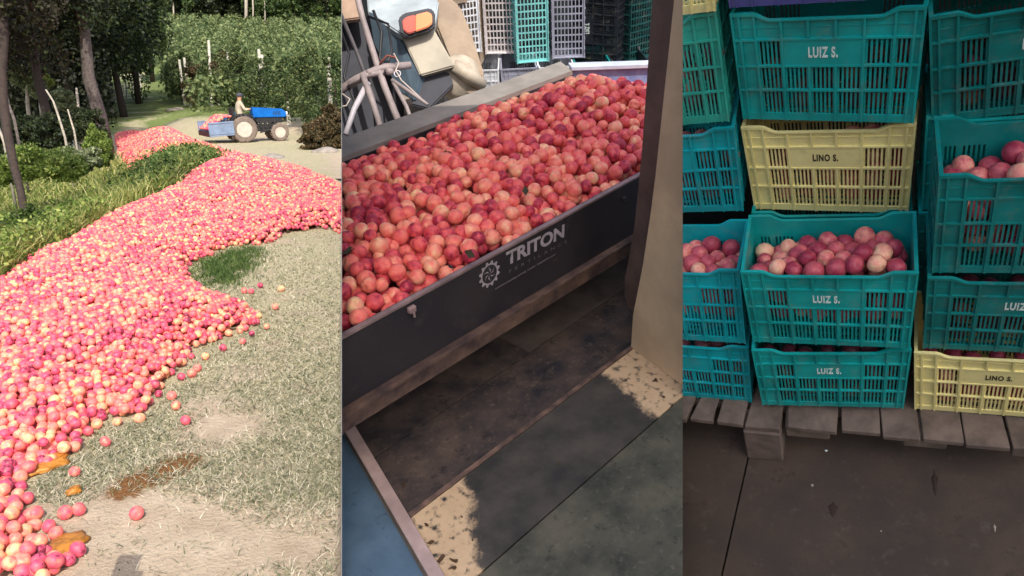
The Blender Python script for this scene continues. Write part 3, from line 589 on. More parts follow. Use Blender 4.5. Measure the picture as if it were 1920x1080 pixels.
# mossy stumps, long tree shadow is cast by the wood itself; stones on the track
STONE = mat('track_stone', (.32, .28, .24), .9, noise=.4, nscale=5, bump=.6, bscale=12)
for k, (u, v, r, lab) in enumerate([(330, 207, .55, 'brown boulder on the track above the far heap'), (610, 285, .45, 'flat stone at the edge of the dusty track'), (510, 296, .35, 'low stone at the upper rim of the heap')]):
    P = gt(u, v); bm = BM(); bmesh.ops.create_icosphere(bm, subdivisions=3, radius=1)
    for w in bm.verts: w.co *= (1 + .2 * math.sin(w.co.x * 4 + k) * math.cos(w.co.y * 3)) * r; w.co.z *= .3
    tag(link('track_stone', bm_mesh('track_stone', bm, True), STONE, M=TL(*P)), lab, 'stone')

# ---- blue tractor with its bin
BLUE = mat('tractor_blue_paint', (.0, .13, .50), .3, noise=.25, nscale=4); BLUE_P = mat('bin_pale_blue_paint', (.20, .27, .40), .5, noise=.3, nscale=4)
BLK = mat('black_iron', (.02, .02, .022), .6, noise=.4, nscale=10); TYRE = mat('dusty_tyre', (.22, .17, .14), .95, noise=.4, nscale=9, bump=.4); RIM = mat('white_rim', (.55, .49, .42), .5, noise=.2)
GLS = mat('headlamp_glass', (.7, .75, .8), .15)
P0 = gt(453, 266); P0 = np.array([P0[0], P0[1], terrain(P0[0], P0[1])]); K = ((P0 - EYE) @ CW)[2] / FOC       # metres per pixel there
hd = math.radians(34); MT = TL(*P0) @ Matrix.Rotation(hd, 4, 'Z')
tr = empty('tractor', MT); tag(tr, 'small bright blue tractor with a driver, parked across the track', 'tractor')
def wheel(R, Wd, x, y, z, M, par):
    w = empty('wheel', TL(x, y, z)); w.parent = par
    b = BM(); lathe(b, [(R * .62, -Wd / 2), (R * .9, -Wd / 2), (R, -Wd * .32), (R, Wd * .32), (R * .9, Wd / 2), (R * .62, Wd / 2)], 32, closed=True)
    for k in range(22):
        a = 2 * PI * k / 22
        box(b, (R * 1.0 * math.cos(a), Wd * .2 * (-1) ** k, R * 1.0 * math.sin(a)), (.035, Wd * .5, .035), Matrix.Rotation(-a, 3, 'Y'))
    link('tyre', bm_mesh('tyre', b), TYRE, w)
    b = BM(); lathe(b, [(R * .63, -Wd * .42), (R * .58, -Wd * .42), (R * .5, -Wd * .15), (R * .2, -Wd * .2), (R * .16, -Wd * .35), (.001, -Wd * .35)], 28)
    lathe(b, [(R * .63, Wd * .42), (R * .5, Wd * .1), (R * .2, Wd * .2), (.001, Wd * .2)], 28); link('rim', bm_mesh('rim', b), RIM, w)
RW = 24 * K; FW = 16.5 * K; WB = 56 * K / math.cos(hd)
for s in (-1, 1):
    wheel(RW, RW * .42, 0, s * RW * .95 - RW * .0, RW, None, tr); wheel(FW, FW * .45, WB, s * RW * .8, FW, None, tr)
b = BM(); box(b, (WB * .55, 0, RW * 1.05), (WB * .95, RW * .7, RW * .55), bev=.03); box(b, (WB * .95, 0, FW * 1.1), (.2, RW * 1.5, .12)); box(b, (.0, 0, RW), (.3, RW * 1.6, .16)); link('chassis', bm_mesh('chassis', b), BLK, tr)
b = BM(); z0 = 44 * K; L_ = WB * .92; h0 = 19 * K
pr = [(WB * .33, z0), (WB * .33 + L_, z0), (WB * .33 + L_ * 1.04, z0 + h0 * .4), (WB * .33 + L_ * .9, z0 + h0 * .82), (WB * .33, z0 + h0)]
prism(b, [(x, -RW * .4, z) for x, z in pr], (0, RW * .8, 0)); bmesh.ops.bevel(b, geom=b.edges[:], offset=.018, segments=2, affect='EDGES'); hd_o = link('hood', bm_mesh('hood', b), BLUE, tr)
b = BM(); box(b, (WB * .33 + L_ * .5, 0, z0 - .09), (L_ * .8, RW * .62, .2), bev=.02); [box(b, (WB * (.4 + .13 * q), -RW * .32, z0 - .25), (.09, .10, .22), bev=.01) for q in range(5)]; tube(b, [(WB * .5, -RW * .36, RW * .7), (WB * .8, -RW * .38, RW * .9), (WB * .98, -RW * .3, FW)], .03, 6); link('engine', bm_mesh('engine', b), BLK, tr)
b = BM(); [box(b, (WB * .33 + L_ * (.62 + .05 * q), -RW * .405, z0 + h0 * .4), (.02, .012, h0 * .35)) for q in range(5)]; link('side_grille', bm_mesh('side_grille', b), BLK, tr)
for s in (-1, 1):
    b = BM(); lathe(b, [(.07, -.02), (.075, .02), (.001, .03)], 14, axis='Y'); o = link('headlight', bm_mesh('headlight', b, True), GLS, tr, TL(WB * .33 + L_ * 1.03, s * .14, z0 + h0 * .35) @ Matrix.Rotation(-PI / 2, 4, 'Z'))
    b = BM(); arc = [(RW * 1.12 * math.cos(a), s * RW * .95, RW + RW * 1.1 * math.sin(a)) for a in np.linspace(.25, 2.6, 12)]
    for i in range(11): prism(b, [Vector(arc[i]) + Vector((0, -RW * .25, 0)), Vector(arc[i + 1]) + Vector((0, -RW * .25, 0)), Vector(arc[i + 1]) + Vector((0, RW * .25, 0)), Vector(arc[i]) + Vector((0, RW * .25, 0))], (0, 0, .035))
    bmesh.ops.remove_doubles(b, verts=b.verts, dist=.004); link('fender', bm_mesh('fender', b), BLUE if s > 0 else BLK, tr)
b = BM(); box(b, (0, 0, RW * 1.75), (.45, .45, .1), bev=.03); box(b, (-.25, 0, RW * 2.1), (.09, .45, .45), bev=.03); link('seat', bm_mesh('seat', b), BLK, tr)
b = BM(); lathe(b, [(.16, -.012), (.18, -.012), (.18, .012), (.16, .012)], 18, axis='Z', closed=True); tube(b, [(0, 0, 0), (.25, 0, -.35)], .02, 6); box(b, (0, 0, 0), (.33, .02, .015)); link('steering_wheel', bm_mesh('steering_wheel', b), BLK, tr, TL(.48, 0, RW * 2.15) @ Matrix.Rotation(-.5, 4, 'Y'))
b = BM(); tube(b, [(WB * .75, .12, z0 + h0 * .7), (WB * .75, .12, z0 + h0 * 1.0)], .03, 8); link('exhaust_pipe', bm_mesh('exhaust_pipe', b), BLK, tr)
# bin on the three point hitch
BX = -RW * .9; BL, BW, BH = 44 * K, 80 * K, 24 * K; BZ = 15 * K
bn = empty('transport_bin', MT @ TL(BX, 0, BZ) @ Matrix.Rotation(-.05, 4, 'Y')); tag(bn, 'pale blue grey open bin on the back of the blue tractor', 'bin')
for nm, c, s in [('base', (-BL / 2, 0, .02), (BL, BW, .04)), ('side_panel', (-BL / 2, -BW / 2, BH / 2), (BL, .04, BH)), ('side_panel', (-BL / 2, BW / 2, BH / 2), (BL, .04, BH)), ('front_panel', (0, 0, BH / 2), (.04, BW - .05, BH)), ('tailgate', (-BL, 0, BH * .18), (.04, BW - .05, BH * .36))]:
    b = BM(); box(b, c, s, bev=.008)
    if nm == 'side_panel': box(b, (c[0], c[1] * 1.012, BH), (BL, .06, .05)); box(b, (c[0], c[1] * 1.015, .1), (BL, .05, .06))
    link(nm, bm_mesh(nm, b), BLUE_P if nm != 'tailgate' else BLK, bn)
b = BM()
for s in (-1, 1): tube(b, [(0, s * .3, .1), (-BX * .9, s * .25, .05)], .03, 6)
tube(b, [(0, 0, BH), (-BX * .8, 0, BH * .9)], .03, 6); link('hitch_arms', bm_mesh('hitch_arms', b), BLK, bn)
P = hexgrid(-BL + .05, -.05, -BW / 2 + .05, BW / 2 - .05, .085, .15); zz = BH * .55 + BH * .85 * sstep((P[:, 0] + BL) / (BL * .75))
tag(link('peach_load', fruit_mesh('peach_load', np.column_stack([P, zz]), R_(len(P), .047), 1), PEACH_SUN, M=bn.matrix_basis), 'red peaches loaded in the pale blue tractor bin', kind='stuff')
# driver
def skin_person(name, joints, edges, radii, m, M, label, root=0):
    me = bpy.data.meshes.new(name); me.from_pydata(joints, edges, []); o = bpy.data.objects.new(name, me); COL.objects.link(o)
    md = o.modifiers.new('skin', 'SKIN'); md.use_smooth_shade = True; sb = o.modifiers.new('sub', 'SUBSURF'); sb.levels = 2; sb.render_levels = 2
    for i, r in enumerate(radii): sv = me.skin_vertices[0].data[i]; sv.radius = (r, r); sv.use_root = (i == root)
    dg = bpy.context.evaluated_depsgraph_get(); me2 = bpy.data.meshes.new_from_object(o.evaluated_get(dg)); bpy.data.objects.remove(o)
    for p in me2.polygons: p.use_smooth = True
    return me2
SHIRT = mat('pale_shirt', (.50, .44, .33), .9, noise=.2); SKIN = mat('tanned_skin', (.42, .24, .15), .6); PANTS = mat('dark_work_trousers', (.05, .05, .07), .9)
J = [(0, 0, 0), (.02, 0, .25), (.05, 0, .46), (.06, 0, .56), (.08, 0, .66), (.09, 0, .76), (.05, .19, .47), (.16, .24, .24), (.38, .16, .28), (.05, -.19, .47), (.16, -.24, .24), (.38, -.16, .28), (.02, .1, -.02), (.42, .13, .0), (.46, .13, -.42), (.58, .13, -.46), (.02, -.1, -.02), (.42, -.13, .0), (.46, -.13, -.42), (.58, -.13, -.46)]
Eg = [(0, 1), (1, 2), (2, 3), (3, 4), (4, 5), (2, 6), (6, 7), (7, 8), (2, 9), (9, 10), (10, 11), (0, 12), (12, 13), (13, 14), (14, 15), (0, 16), (16, 17), (17, 18), (18, 19)]
Rd = [.13, .14, .13, .055, .095, .08, .07, .05, .035, .07, .05, .035, .09, .075, .05, .04, .09, .075, .05, .04]
pm = skin_person('person', J, Eg, Rd, SKIN, None, '')
dr = link('person', pm, SHIRT, M=MT @ TL(-.02, 0, RW * 1.88)); tag(dr, 'driver in a pale shirt and dark cap seated on the blue tractor', 'person')
pm.materials.append(SKIN); pm.materials.append(PANTS)
for p in pm.polygons:
    c = p.center
    if c.z > .54 or (c.x > .3 and c.z > .1): p.material_index = 1
    elif c.z < .08: p.material_index = 2
b = BM(); lathe(b, [(.112, 0), (.112, .03), (.10, .08), (.05, .115), (.001, .12)], 18, axis='Z'); box(b, (.11, 0, .01), (.12, .14, .012)); link('cap', bm_mesh('cap', b, True), PANTS, dr, TL(.08, 0, .70))
# phone on its pole: it stands behind the photographer's hand and throws the block shaped shadow
sp = gp(236, 1066) - LDIR * 2.3
ph = empty('phone_pole', TL(*sp)); tag(ph, 'phone clamped on a thin pole beside the camera, casting the square shadow', 'phone pole')
b = BM(); box(b, (0, 0, .02), (.092, .03, .15), bev=.004); link('phone', bm_mesh('phone', b), BLK, ph)
b = BM(); box(b, (.006, .012, -.09), (.12, .05, .07), bev=.003); tube(b, [(0, .01, -.1), (0, .01, -sp[2])], .03, 10); link('pole', bm_mesh('pole', b), BLK, ph)
# ================================================================== crates, shared by the two sheds
def relief(us, vs, H, fmap, back, hole=-9):
    """one moulded wall: cells us x vs with heights H; holes are real openings"""
    bm = BM(); nu, nv = len(us) - 1, len(vs) - 1; cache = {}
    def V(i, j, h):
        k = (i, j, round(h, 5))
        if k not in cache: cache[k] = bm.verts.new(fmap(us[i], vs[j], h))
        return cache[k]
    def Q(*q):
        try: bm.faces.new(q)
        except ValueError: pass
    g = lambda i, j: H[i][j] if 0 <= i < nu and 0 <= j < nv else hole
    for i in range(nu):
        for j in range(nv):
            h = H[i][j]
            if h == hole: continue
            Q(V(i, j, h), V(i + 1, j, h), V(i + 1, j + 1, h), V(i, j + 1, h)); Q(V(i, j, back), V(i, j + 1, back), V(i + 1, j + 1, back), V(i + 1, j, back))
    def wall(a, b2, h1, h2):
        lo, hi = (back if h1 == hole else h1), (back if h2 == hole else h2)
        if abs(lo - hi) > 1e-6: Q(V(*a, lo), V(*b2, lo), V(*b2, hi), V(*a, hi))
    for i in range(nu + 1):
        for j in range(nv): wall((i, j), (i, j + 1), g(i - 1, j), g(i, j))
    for i in range(nu):
        for j in range(nv + 1): wall((i, j), (i + 1, j), g(i, j - 1), g(i, j))
    me = bm_mesh('crate_wall', bm); return me
CWD, CHT, CDP = .552, .405, .292                # crate width, height, depth
RIBS = [.046, .131, .276, .421, .566, .711, .862, .954]
def cols(ribs, nb, w):
    us, kind = [0, .013], ['edge']
    def add(x, k): us.append(x); kind.append(k)
    hw = .0036 / w
    first = ribs[0]; add(first - hw, 'post'); add(first + hw, 'rib')
    for a, b2 in zip(ribs[:-1], ribs[1:]):
        wd = b2 - a
        if wd * w < .05 and (a == ribs[0] or b2 == ribs[-1]): add(b2 - hw, 'post'); add(b2 + hw, 'rib'); continue
        sl = .0070 / w; st = .0078 / w; x = a + hw; n = max(1, int(round((wd - 2 * hw - st * .6) / (sl + st)))); gap = (wd - 2 * hw - n * sl) / (n + 1)
        for q in range(n): x += gap; add(x, 'slat'); x += sl; add(x, 'slot')
        add(b2 - hw, 'slat'); add(b2 + hw, 'rib')
    add(.987, 'post'); add(1, 'edge'); return us, kind
def crate_wall(w, ribs, plate, fmap):
    us, ku = cols(ribs, 0, w)
    vs = [0, .028, .128, .140, .228, .246, .466, .484, .692, .710, .930, 1.0]; kv = ['rim', 'flat', 'thin', 'flat', 'rib', 's1', 'rib', 's2', 'rib', 's3', 'foot']
    H = []
    for i, a in enumerate(ku):
        uc = (us[i] + us[i + 1]) / 2; col_ = []
        for b2 in kv:
            if b2 == 'rim': h = .009
            elif a == 'edge': h = .008
            elif a == 'rib': h = .0075
            elif b2 == 'rib': h = .0075
            elif b2 == 'thin': h = .002
            elif b2 == 'foot': h = .004
            elif b2 == 'flat' or a == 'post': h = 0.0
            elif a == 'slot': h = -9
            else: h = 0.0
            if b2 == 's1' and plate and plate[0] < uc < plate[1]: h = .005
            if b2 == 'flat' and a == 'rib' and w < .4: h = .0075
            col_.append(h)
        H.append(col_)
    return relief(us, vs, H, fmap, -.0028)
def taper(z): return .968 + .032 * z / CHT
def dip(u): return .062 * sstep((u - .12) / .10) * sstep((.88 - u) / .10)
def zz(u, v): return CHT * (1 - v - float(dip(u)) * max(0, 1 - v / .13))
def fm_front(u, v, h): z = zz(u, v); return ((u - .5) * CWD * taper(z), .009 - h + .010 * (1 - z / CHT), z)
def fm_back(u, v, h): z = zz(u, v); return ((.5 - u) * CWD * taper(z), CDP - .009 + h - .010 * (1 - z / CHT), z)
def fm_side(s):
    def f(u, v, h):
        z = zz(u, v) if False else CHT * (1 - v); y0 = .013 + .010 * (1 - z / CHT); y1 = CDP - y0; y = y0 + (y1 - y0) * (u if s < 0 else 1 - u)
        return (s * ((CWD / 2 - .0095) * taper(z) + h), y, z)
    return f
R_S = [.07, .2, .5, .8, .93]
ME_FRONT = crate_wall(CWD, RIBS, (.276, .711), fm_front); ME_BACK = crate_wall(CWD, RIBS, (.276, .711), fm_back)
ME_SIDE = {s: crate_wall(CDP, R_S, None, fm_side(s)) for s in (-1, 1)}
def crate_floor():
    us = [0, .02] + [x for k in range(9) for x in (.02 + .96 * (k + .1) / 9, .02 + .96 * (k + .9) / 9)] + [.98, 1]; vs = [0, .04] + [x for k in range(8) for x in (.04 + .92 * (k + .14) / 8, .04 + .92 * (k + .86) / 8)] + [.96, 1]
    H = [[(-9 if (2 <= i < len(us) - 3 and i % 2 == 0 and 2 <= j < len(vs) - 3 and j % 2 == 0) else 0) for j in range(len(vs) - 1)] for i in range(len(us) - 1)]
    return relief(us, vs, H, lambda u, v, h: ((u - .5) * (CWD * .968 - .022), .022 + (CDP - .044) * v, .012 + h), .006)
ME_FLOOR = crate_floor()
def plastic(name, c, n=.38):
    m = mat(name, c, .42, noise=n, nscale=4, bump=.10, bscale=90); nt = m.node_tree; N = nt.nodes; L = nt.links; b = N['Principled BSDF']   # dusty film and rubbed streaks over the colour
    tc = N.new('ShaderNodeTexCoord'); oi = N.new('ShaderNodeObjectInfo'); mp = N.new('ShaderNodeVectorMath'); mp.operation = 'ADD'; L.new(tc.outputs['Object'], mp.inputs[0]); L.new(oi.outputs['Location'], mp.inputs[1])
    g = N.new('ShaderNodeTexNoise'); g.inputs['Scale'].default_value = 14; g.inputs['Detail'].default_value = 8; g.inputs['Roughness'].default_value = .75; L.new(mp.outputs[0], g.inputs['Vector'])
    r = N.new('ShaderNodeMapRange'); r.inputs[1].default_value = .52; r.inputs[2].default_value = .78; r.inputs[3].default_value = 0; r.inputs[4].default_value = .42; L.new(g.outputs['Fac'], r.inputs[0])
    x = N.new('ShaderNodeMix'); x.data_type = 'RGBA'; L.new(r.outputs[0], x.inputs[0]); L.new(N[m['ramp']].outputs[0], x.inputs[6]); x.inputs[7].default_value = (.24, .22, .17, 1); L.new(x.outputs[2], b.inputs['Base Color']); return m
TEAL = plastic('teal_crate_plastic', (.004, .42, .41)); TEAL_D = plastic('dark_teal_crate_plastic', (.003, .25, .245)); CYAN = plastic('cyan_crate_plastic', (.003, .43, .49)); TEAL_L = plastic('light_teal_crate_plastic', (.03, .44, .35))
YELLOW = plastic('yellow_crate_plastic', (.94, .84, .38), .15); PURPLE = plastic('purple_crate_plastic', (.09, .09, .36)); WHITE = plastic('white_crate_plastic', (.75, .78, .85)); GREYC = plastic('grey_crate_plastic', (.32, .33, .42)); AQUA = plastic('aqua_crate_plastic', (.22, .62, .62))
NAVY = plastic('black_crate_plastic', (.012, .016, .024)); DGRN = plastic('dark_green_crate_plastic', (.01, .07, .07)); PINKW = plastic('pale_crate_plastic', (.72, .66, .68))
INK_W = mat('white_print', (.80, .92, .90), .6, noise=.25, nscale=30); INK_K = mat('black_print', (.03, .03, .02), .6, noise=.2, nscale=30); INK_G = mat('grey_print', (.46, .40, .44), .6, noise=.3, nscale=30)
def text_mesh(s, size, ext=.0006, bold=.02, sx=1.0, spacing=1.0):
    cu = bpy.data.curves.new('lettering', 'FONT'); cu.body = s; cu.size = size; cu.align_x = 'CENTER'; cu.align_y = 'CENTER'; cu.extrude = ext; cu.offset = bold * size; cu.space_character = spacing
    o = bpy.data.objects.new('lettering', cu); COL.objects.link(o); me = bpy.data.meshes.new_from_object(o.evaluated_get(bpy.context.evaluated_depsgraph_get())); bpy.data.objects.remove(o)
    for v in me.vertices: v.co.x *= sx
    return me
TXT_L = text_mesh('LUIZ S.', .050, bold=.034, sx=.50, spacing=1.15); TXT_N = text_mesh('LINO S.', .040, bold=.034, sx=.56, spacing=1.15)
def crate(M, m, label, group, text=None, flip=False):
    e = empty('crate', M); tag(e, label, 'crate', group)
    for nm, me in (('front_panel', ME_FRONT), ('back_panel', ME_BACK), ('side_panel', ME_SIDE[-1]), ('side_panel', ME_SIDE[1]), ('base', ME_FLOOR)):
        o = bpy.data.objects.new(nm, me); COL.objects.link(o); o.parent = e
        if not me.materials: me.materials.append(m)
        o.material_slots[0].link = 'OBJECT'; o.material_slots[0].material = m
    if text:
        z = CHT * .642; o = link('lettering', text[0], None, e, TL(*fm_front(.497, 1 - z / CHT, .0056)) @ Matrix.Rotation(PI / 2, 4, 'X')); 
        if not text[0].materials: text[0].materials.append(text[1])
    return e
def cut_tree(e, n, keep_neg):
    for o in list(e.children): cut(o, n, fill=False, keep_neg=keep_neg, shared=True)
V, Fc = ICO[2]
_P = np.array([(x, y, z) for x in np.linspace(-.225, .225, 7) for z in np.linspace(.05, .29, 5) for y in (.072,)]) + RNG.uniform(-.012, .012, (35, 3)) + np.array([0, .004, 0])
ME_FILL = fruit_mesh('packed_peaches', _P, R_(35, .034), 2)
def rot3(r): a = Vector(r); return Matrix.Rotation(a.length, 4, a.normalized()) if a.length > 1e-6 else Matrix.Identity(4)
PEACH_DEEP = peach_mat('packed_peach_skin', [(0, (.34, .20, .13)), (.3, (.26, .09, .07)), (.6, (.16, .04, .05)), (1, (.08, .015, .03))])  # darker skin: shade of the crate interior put into the fruit colour
# ================================================================== PLACE 3: the crate store
POSE = {'top_teal': ([-0.011, 0.3013, 1.224], [-0.0086, 0.0143, -0.1399]), 'yellow_mid': ([-0.0069, 0.3372, 0.7878], [0.0202, -0.0079, -0.084]),
        'open_mid': ([0.006, -0.0499, 0.4735], [0.0065, -0.003, 0.0033]), 'low_mid': ([0.0077, -0.0235, 0.038], [0.0366, -0.0036, 0.067]),
        'r4': ([0.5736, 0.2899, 1.2142], [0.0926, -0.064, 0.0072]), 'r3': ([0.5881, -0.0087, 0.8251], [-0.0378, 0.0055, 0.0096]), 'r2': ([0.5867, 0.0039, 0.4128], [0.048, -0.0033, -0.0043]), 'r1': ([0.5805, 0.0166, 0.0081], [0.0549, -0.0311, -0.0187]),
        'l4': ([-0.577, 0.2889, 1.2535], [-0.0616, -0.0251, -0.0067]), 'l3': ([-0.57, 0.3003, 0.8289], [0.0161, -0.0045, 0.0067]), 'l2': ([-0.5652, -0.0077, 0.4114], [-0.0606, 0.0074, -0.0082]), 'l1': ([-0.5761, -0.0017, -0.0028], [0.0146, 0.0285, -0.0019]),
        'm5': ([-0.011, 0.29, 1.655], [-0.0086, 0.0143, -0.12]), 'l5': ([-0.577, 0.2889, 1.672], [0, 0, 0]), 'r5': ([0.5736, 0.2899, 1.632], [0, 0, 0]), 'rb3': ([0.566, 0.297, 0.822], [0, 0, 0]), 'rb2': ([0.566, 0.297, 0.412], [0, 0, 0]), 'rb1': ([0.566, 0.297, 0.002], [0, 0, 0]), 'mb1': ([-.002, .30, .002], [0, 0, 0]), 'mb2': ([-.002, .33, .40], [0, 0, 0])}
ROWS = [('l1', CYAN, 'cyan crate at the foot of the cut off stack beside the tan wall', None, 1), ('l2', CYAN, 'open cyan crate of dark red peaches beside the tan wall', None, 1), ('l3', CYAN, 'cyan crate standing behind the open cyan crate, under a pale green one', None, 1),
        ('l4', TEAL_L, 'pale green crate high in the stack beside the tan wall', None, 1), ('l5', YELLOW, 'yellow crate at the very top of the cut off stack', None, 1),
        ('low_mid', TEAL, 'teal crate marked LUIZ S. resting on the pallet under the open crate', 'L', 0), ('open_mid', TEAL, 'open teal crate full of peaches marked LUIZ S. in front of the yellow crate', 'L', 0),
        ('yellow_mid', YELLOW, 'yellow crate marked LINO S. above the open crate of peaches', 'N', 0), ('top_teal', TEAL, 'large teal crate marked LUIZ S. on top of the yellow crate', 'L', 0), ('m5', PURPLE, 'purple crate only whose lower edge shows above the teal one', None, 0),
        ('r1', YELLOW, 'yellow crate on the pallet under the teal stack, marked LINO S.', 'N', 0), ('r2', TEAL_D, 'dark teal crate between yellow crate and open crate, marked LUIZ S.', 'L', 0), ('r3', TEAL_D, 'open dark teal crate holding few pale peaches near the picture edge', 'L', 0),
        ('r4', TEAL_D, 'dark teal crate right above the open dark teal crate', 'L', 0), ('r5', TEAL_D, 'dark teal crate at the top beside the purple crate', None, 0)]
ROWS += [('rb3', TEAL, 'teal crate behind the open dark teal crate, only its side showing', None, 0), ('rb2', TEAL, 'teal crate in the rear row behind the dark teal LUIZ S. crate', None, 0), ('rb1', TEAL, 'teal crate in the rear row behind the yellow pallet crate', None, 0), ('mb1', TEAL, 'teal crate in the rear row behind the lowest LUIZ S. crate', None, 0), ('mb2', TEAL, 'teal crate in the rear row carrying the yellow crate', None, 0)]
TX = {'L': (TXT_L, INK_W), 'N': (TXT_N, INK_K), None: None}
for key, m, lab, tx, side in ROWS:
    p, r = POSE[key]; Mx = M3 @ TL(*p) @ rot3(r)
    e = crate(Mx, m, lab, 'stacked fruit crates on the pallet', TX[tx])
    if side: cut_tree(e, N23, False)
    if key not in ('l2', 'open_mid', 'r3', 'm5', 'l5', 'r5', 'rb1', 'rb2', 'rb3', 'mb1', 'mb2'):
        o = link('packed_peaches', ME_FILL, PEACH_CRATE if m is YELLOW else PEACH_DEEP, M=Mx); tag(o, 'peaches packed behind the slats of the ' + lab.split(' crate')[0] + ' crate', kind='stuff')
        if side: cut(o, N23, fill=False, keep_neg=False, shared=True)
def fill_crate(key, pts, m, labf, grp):
    made = []
    p, r = POSE[key]; Mx = M3 @ TL(*p) @ rot3(r)
    for k, (x, y, z, rr) in enumerate(pts):
        o = put_peach((x, y, z), rr, m, labf(k, x, y, z), grp, Mx, k)
        made.append((o, x)); W = np.array(o.matrix_world.translation if False else (Mx @ Vector((x, y, z))))
        if key == 'l2' and (W - EYE) @ N23 < -.0: made.pop(); bpy.data.objects.remove(o)
        elif key == 'l2' and (W - EYE) @ N23 < .045: cut(o, N23, True, keep_neg=False, shared=True)
    number_repeats(made, 'left')
def layer(n0, x0, x1, y0, y1, zf, s=.066, r=.0335):
    P = hexgrid(x0, x1, y0, y1, s, .13); out = []
    for x, y in P:
        if x > x1 + .01 or y > y1 + .008: continue
        out.append((x, y, zf(x, y) + RNG.uniform(-.01, .01), r * RNG.uniform(.9, 1.14)))
    return out
def spot(x, y):
    return 'peach, ' + ['first', 'second', 'third', 'fourth', 'fifth', 'sixth', 'seventh', 'eighth'][int(np.clip((x + .245) / .062, 0, 7))] + ' from the left in the ' + ['front', 'second', 'third', 'rear'][int(np.clip((y - .04) / .052, 0, 3))] + ' row of the '
def colour_word(k): return ['pale pink', 'dark red', 'pink orange'][k % 3]
def z_open(x, y): return CHT - .050 - .26 * max(0, y - .07) + .012 * math.sin(x * 9 + 1) - .075 * max(0, (-x - .1) / .15) * (y > .1) + .02 * (x > .1)
fill_crate('open_mid', layer(0, -.225, .225, .062, .235, z_open, s=.062), PEACH_CRATE, lambda k, x, y, z: spot(x, y) + 'open teal crate', 'peaches in the open teal crate')
fill_crate('l2', layer(0, -.225, .225, .062, .235, lambda x, y: CHT - .075 - .12 * (y - .06) + .01 * math.sin(x * 20)), PEACH_CRATE, lambda k, x, y, z: spot(x, y) + 'open cyan crate', 'peaches in the open cyan crate')
def z_r(x, y): return CHT - .155 + .06 * float(sstep((x + .12) / .08)) - .2 * 0
fill_crate('r3', [(x, y, z, r) for x, y, z, r in layer(0, -.215, .06, .062, .235, z_r, s=.066) ], PEACH_CRATE, lambda k, x, y, z: spot(x, y) + 'open dark teal crate', 'peaches in the open dark teal crate')
for key, zf in (('open_mid', .285), ('l2', .28), ('r3', .22)):
    p, r = POSE[key]; Mx = M3 @ TL(*p) @ rot3(r); P = np.array([(x, y, zf - dz) for dz in (0, .075, .15) for x in np.linspace(-.22, .22, 8) for y in np.linspace(.07, .225, 4)]); P += RNG.uniform(-.01, .01, P.shape); P[:, 1] = np.maximum(P[:, 1], .062)
    o = link('packed_peaches', fruit_mesh('packed_peaches', P, R_(len(P), .033), 2), PEACH_CRATE, M=Mx); tag(o, 'deeper layers of peaches inside the ' + {'open_mid': 'open teal', 'l2': 'open cyan', 'r3': 'open dark teal'}[key] + ' crate', kind='stuff')
    if key == 'l2': cut(o, N23, fill=False, keep_neg=False)
# pallet
WOOD = mat('grey_pallet_wood', (.19, .14, .115), .9, noise=.55, nscale=7, bump=.5, bscale=25)
plt = empty('pallet', M3); tag(plt, 'worn grey wooden pallet with spaced boards carrying the crates', 'pallet')
edges = [(1248, 1280, 1262, 1296), (1285, 1335, 1305, 1341), (1341, 1392, 1352, 1400), (1396, 1463, 1407, 1468), (1476, 1569, 1478, 1572), (1578, 1650, 1577, 1648), (1654, 1723, 1650, 1718), (1728, 1803, 1723, 1797), (1806, 1884, 1800, 1874), (1890, 1975, 1880, 1960)]
for k, (a, b_, c, d) in enumerate(edges):
    yo = [0, .004, .0, -.012, .01, .012, .006, .004, .0, .003][k]
    p0 = l3(a, 800 + (18 if k == 3 else 0) * 0, 0); p1 = l3(b_, 800, 0); q0 = l3(c, 762, 0); q1 = l3(d, 762, 0)
    f = lambda p, q: (q - p) / (q[1] - p[1])
    yf = -.108 + yo; A0 = p0 + f(p0, q0) * (yf - p0[1]); A1 = p1 + f(p1, q1) * (yf - p1[1]); B0 = p0 + f(p0, q0) * (.62 - p0[1]); B1 = p1 + f(p1, q1) * (.62 - p1[1])
    b = BM(); z1 = -.002; h = .026
    prism(b, [(A0[0], A0[1], z1), (A1[0], A1[1], z1), (B1[0], B1[1], z1), (B0[0], B0[1], z1)], (0, 0, -h)); bmesh.ops.bevel(b, geom=b.edges[:], offset=.003, segments=1, affect='EDGES')
    for w in b.verts: w.co.z += .003 * math.sin(w.co.x * 40 + k); w.co.y += .004 * math.sin(w.co.x * 90 + k * 2)
    cut(link('plank', bm_mesh('plank', b), WOOD, plt), N23, True, False)
zfl = l3(1430, 862, -.125, 1)[2]
for k, (u0, u1, y0) in enumerate([(1397, 1466, -.125), (1475, 1556, -.09), (1692, 1776, -.085), (1900, 1990, -.085)]):
    x0 = l3(u0, 835, y0, 1)[0]; x1 = l3(u1, 835, y0, 1)[0]; b = BM(); zt = -.031; box(b, ((x0 + x1) / 2, y0 + .06, (zt + zfl) / 2 if k == 0 else (zt - .075) / 2 - .0), (x1 - x0, .12, zt - zfl if k == 0 else .075), bev=.006)
    link('block', bm_mesh('block', b), WOOD, plt)
b = BM()
for y in (.06, .3, .55): box(b, (.15, y, -.052), (1.6, .09, .04))
o = link('stringer', bm_mesh('stringer', b), WOOD, plt); o['kind'] = 'stuff'; cut(o, N23, True, False)
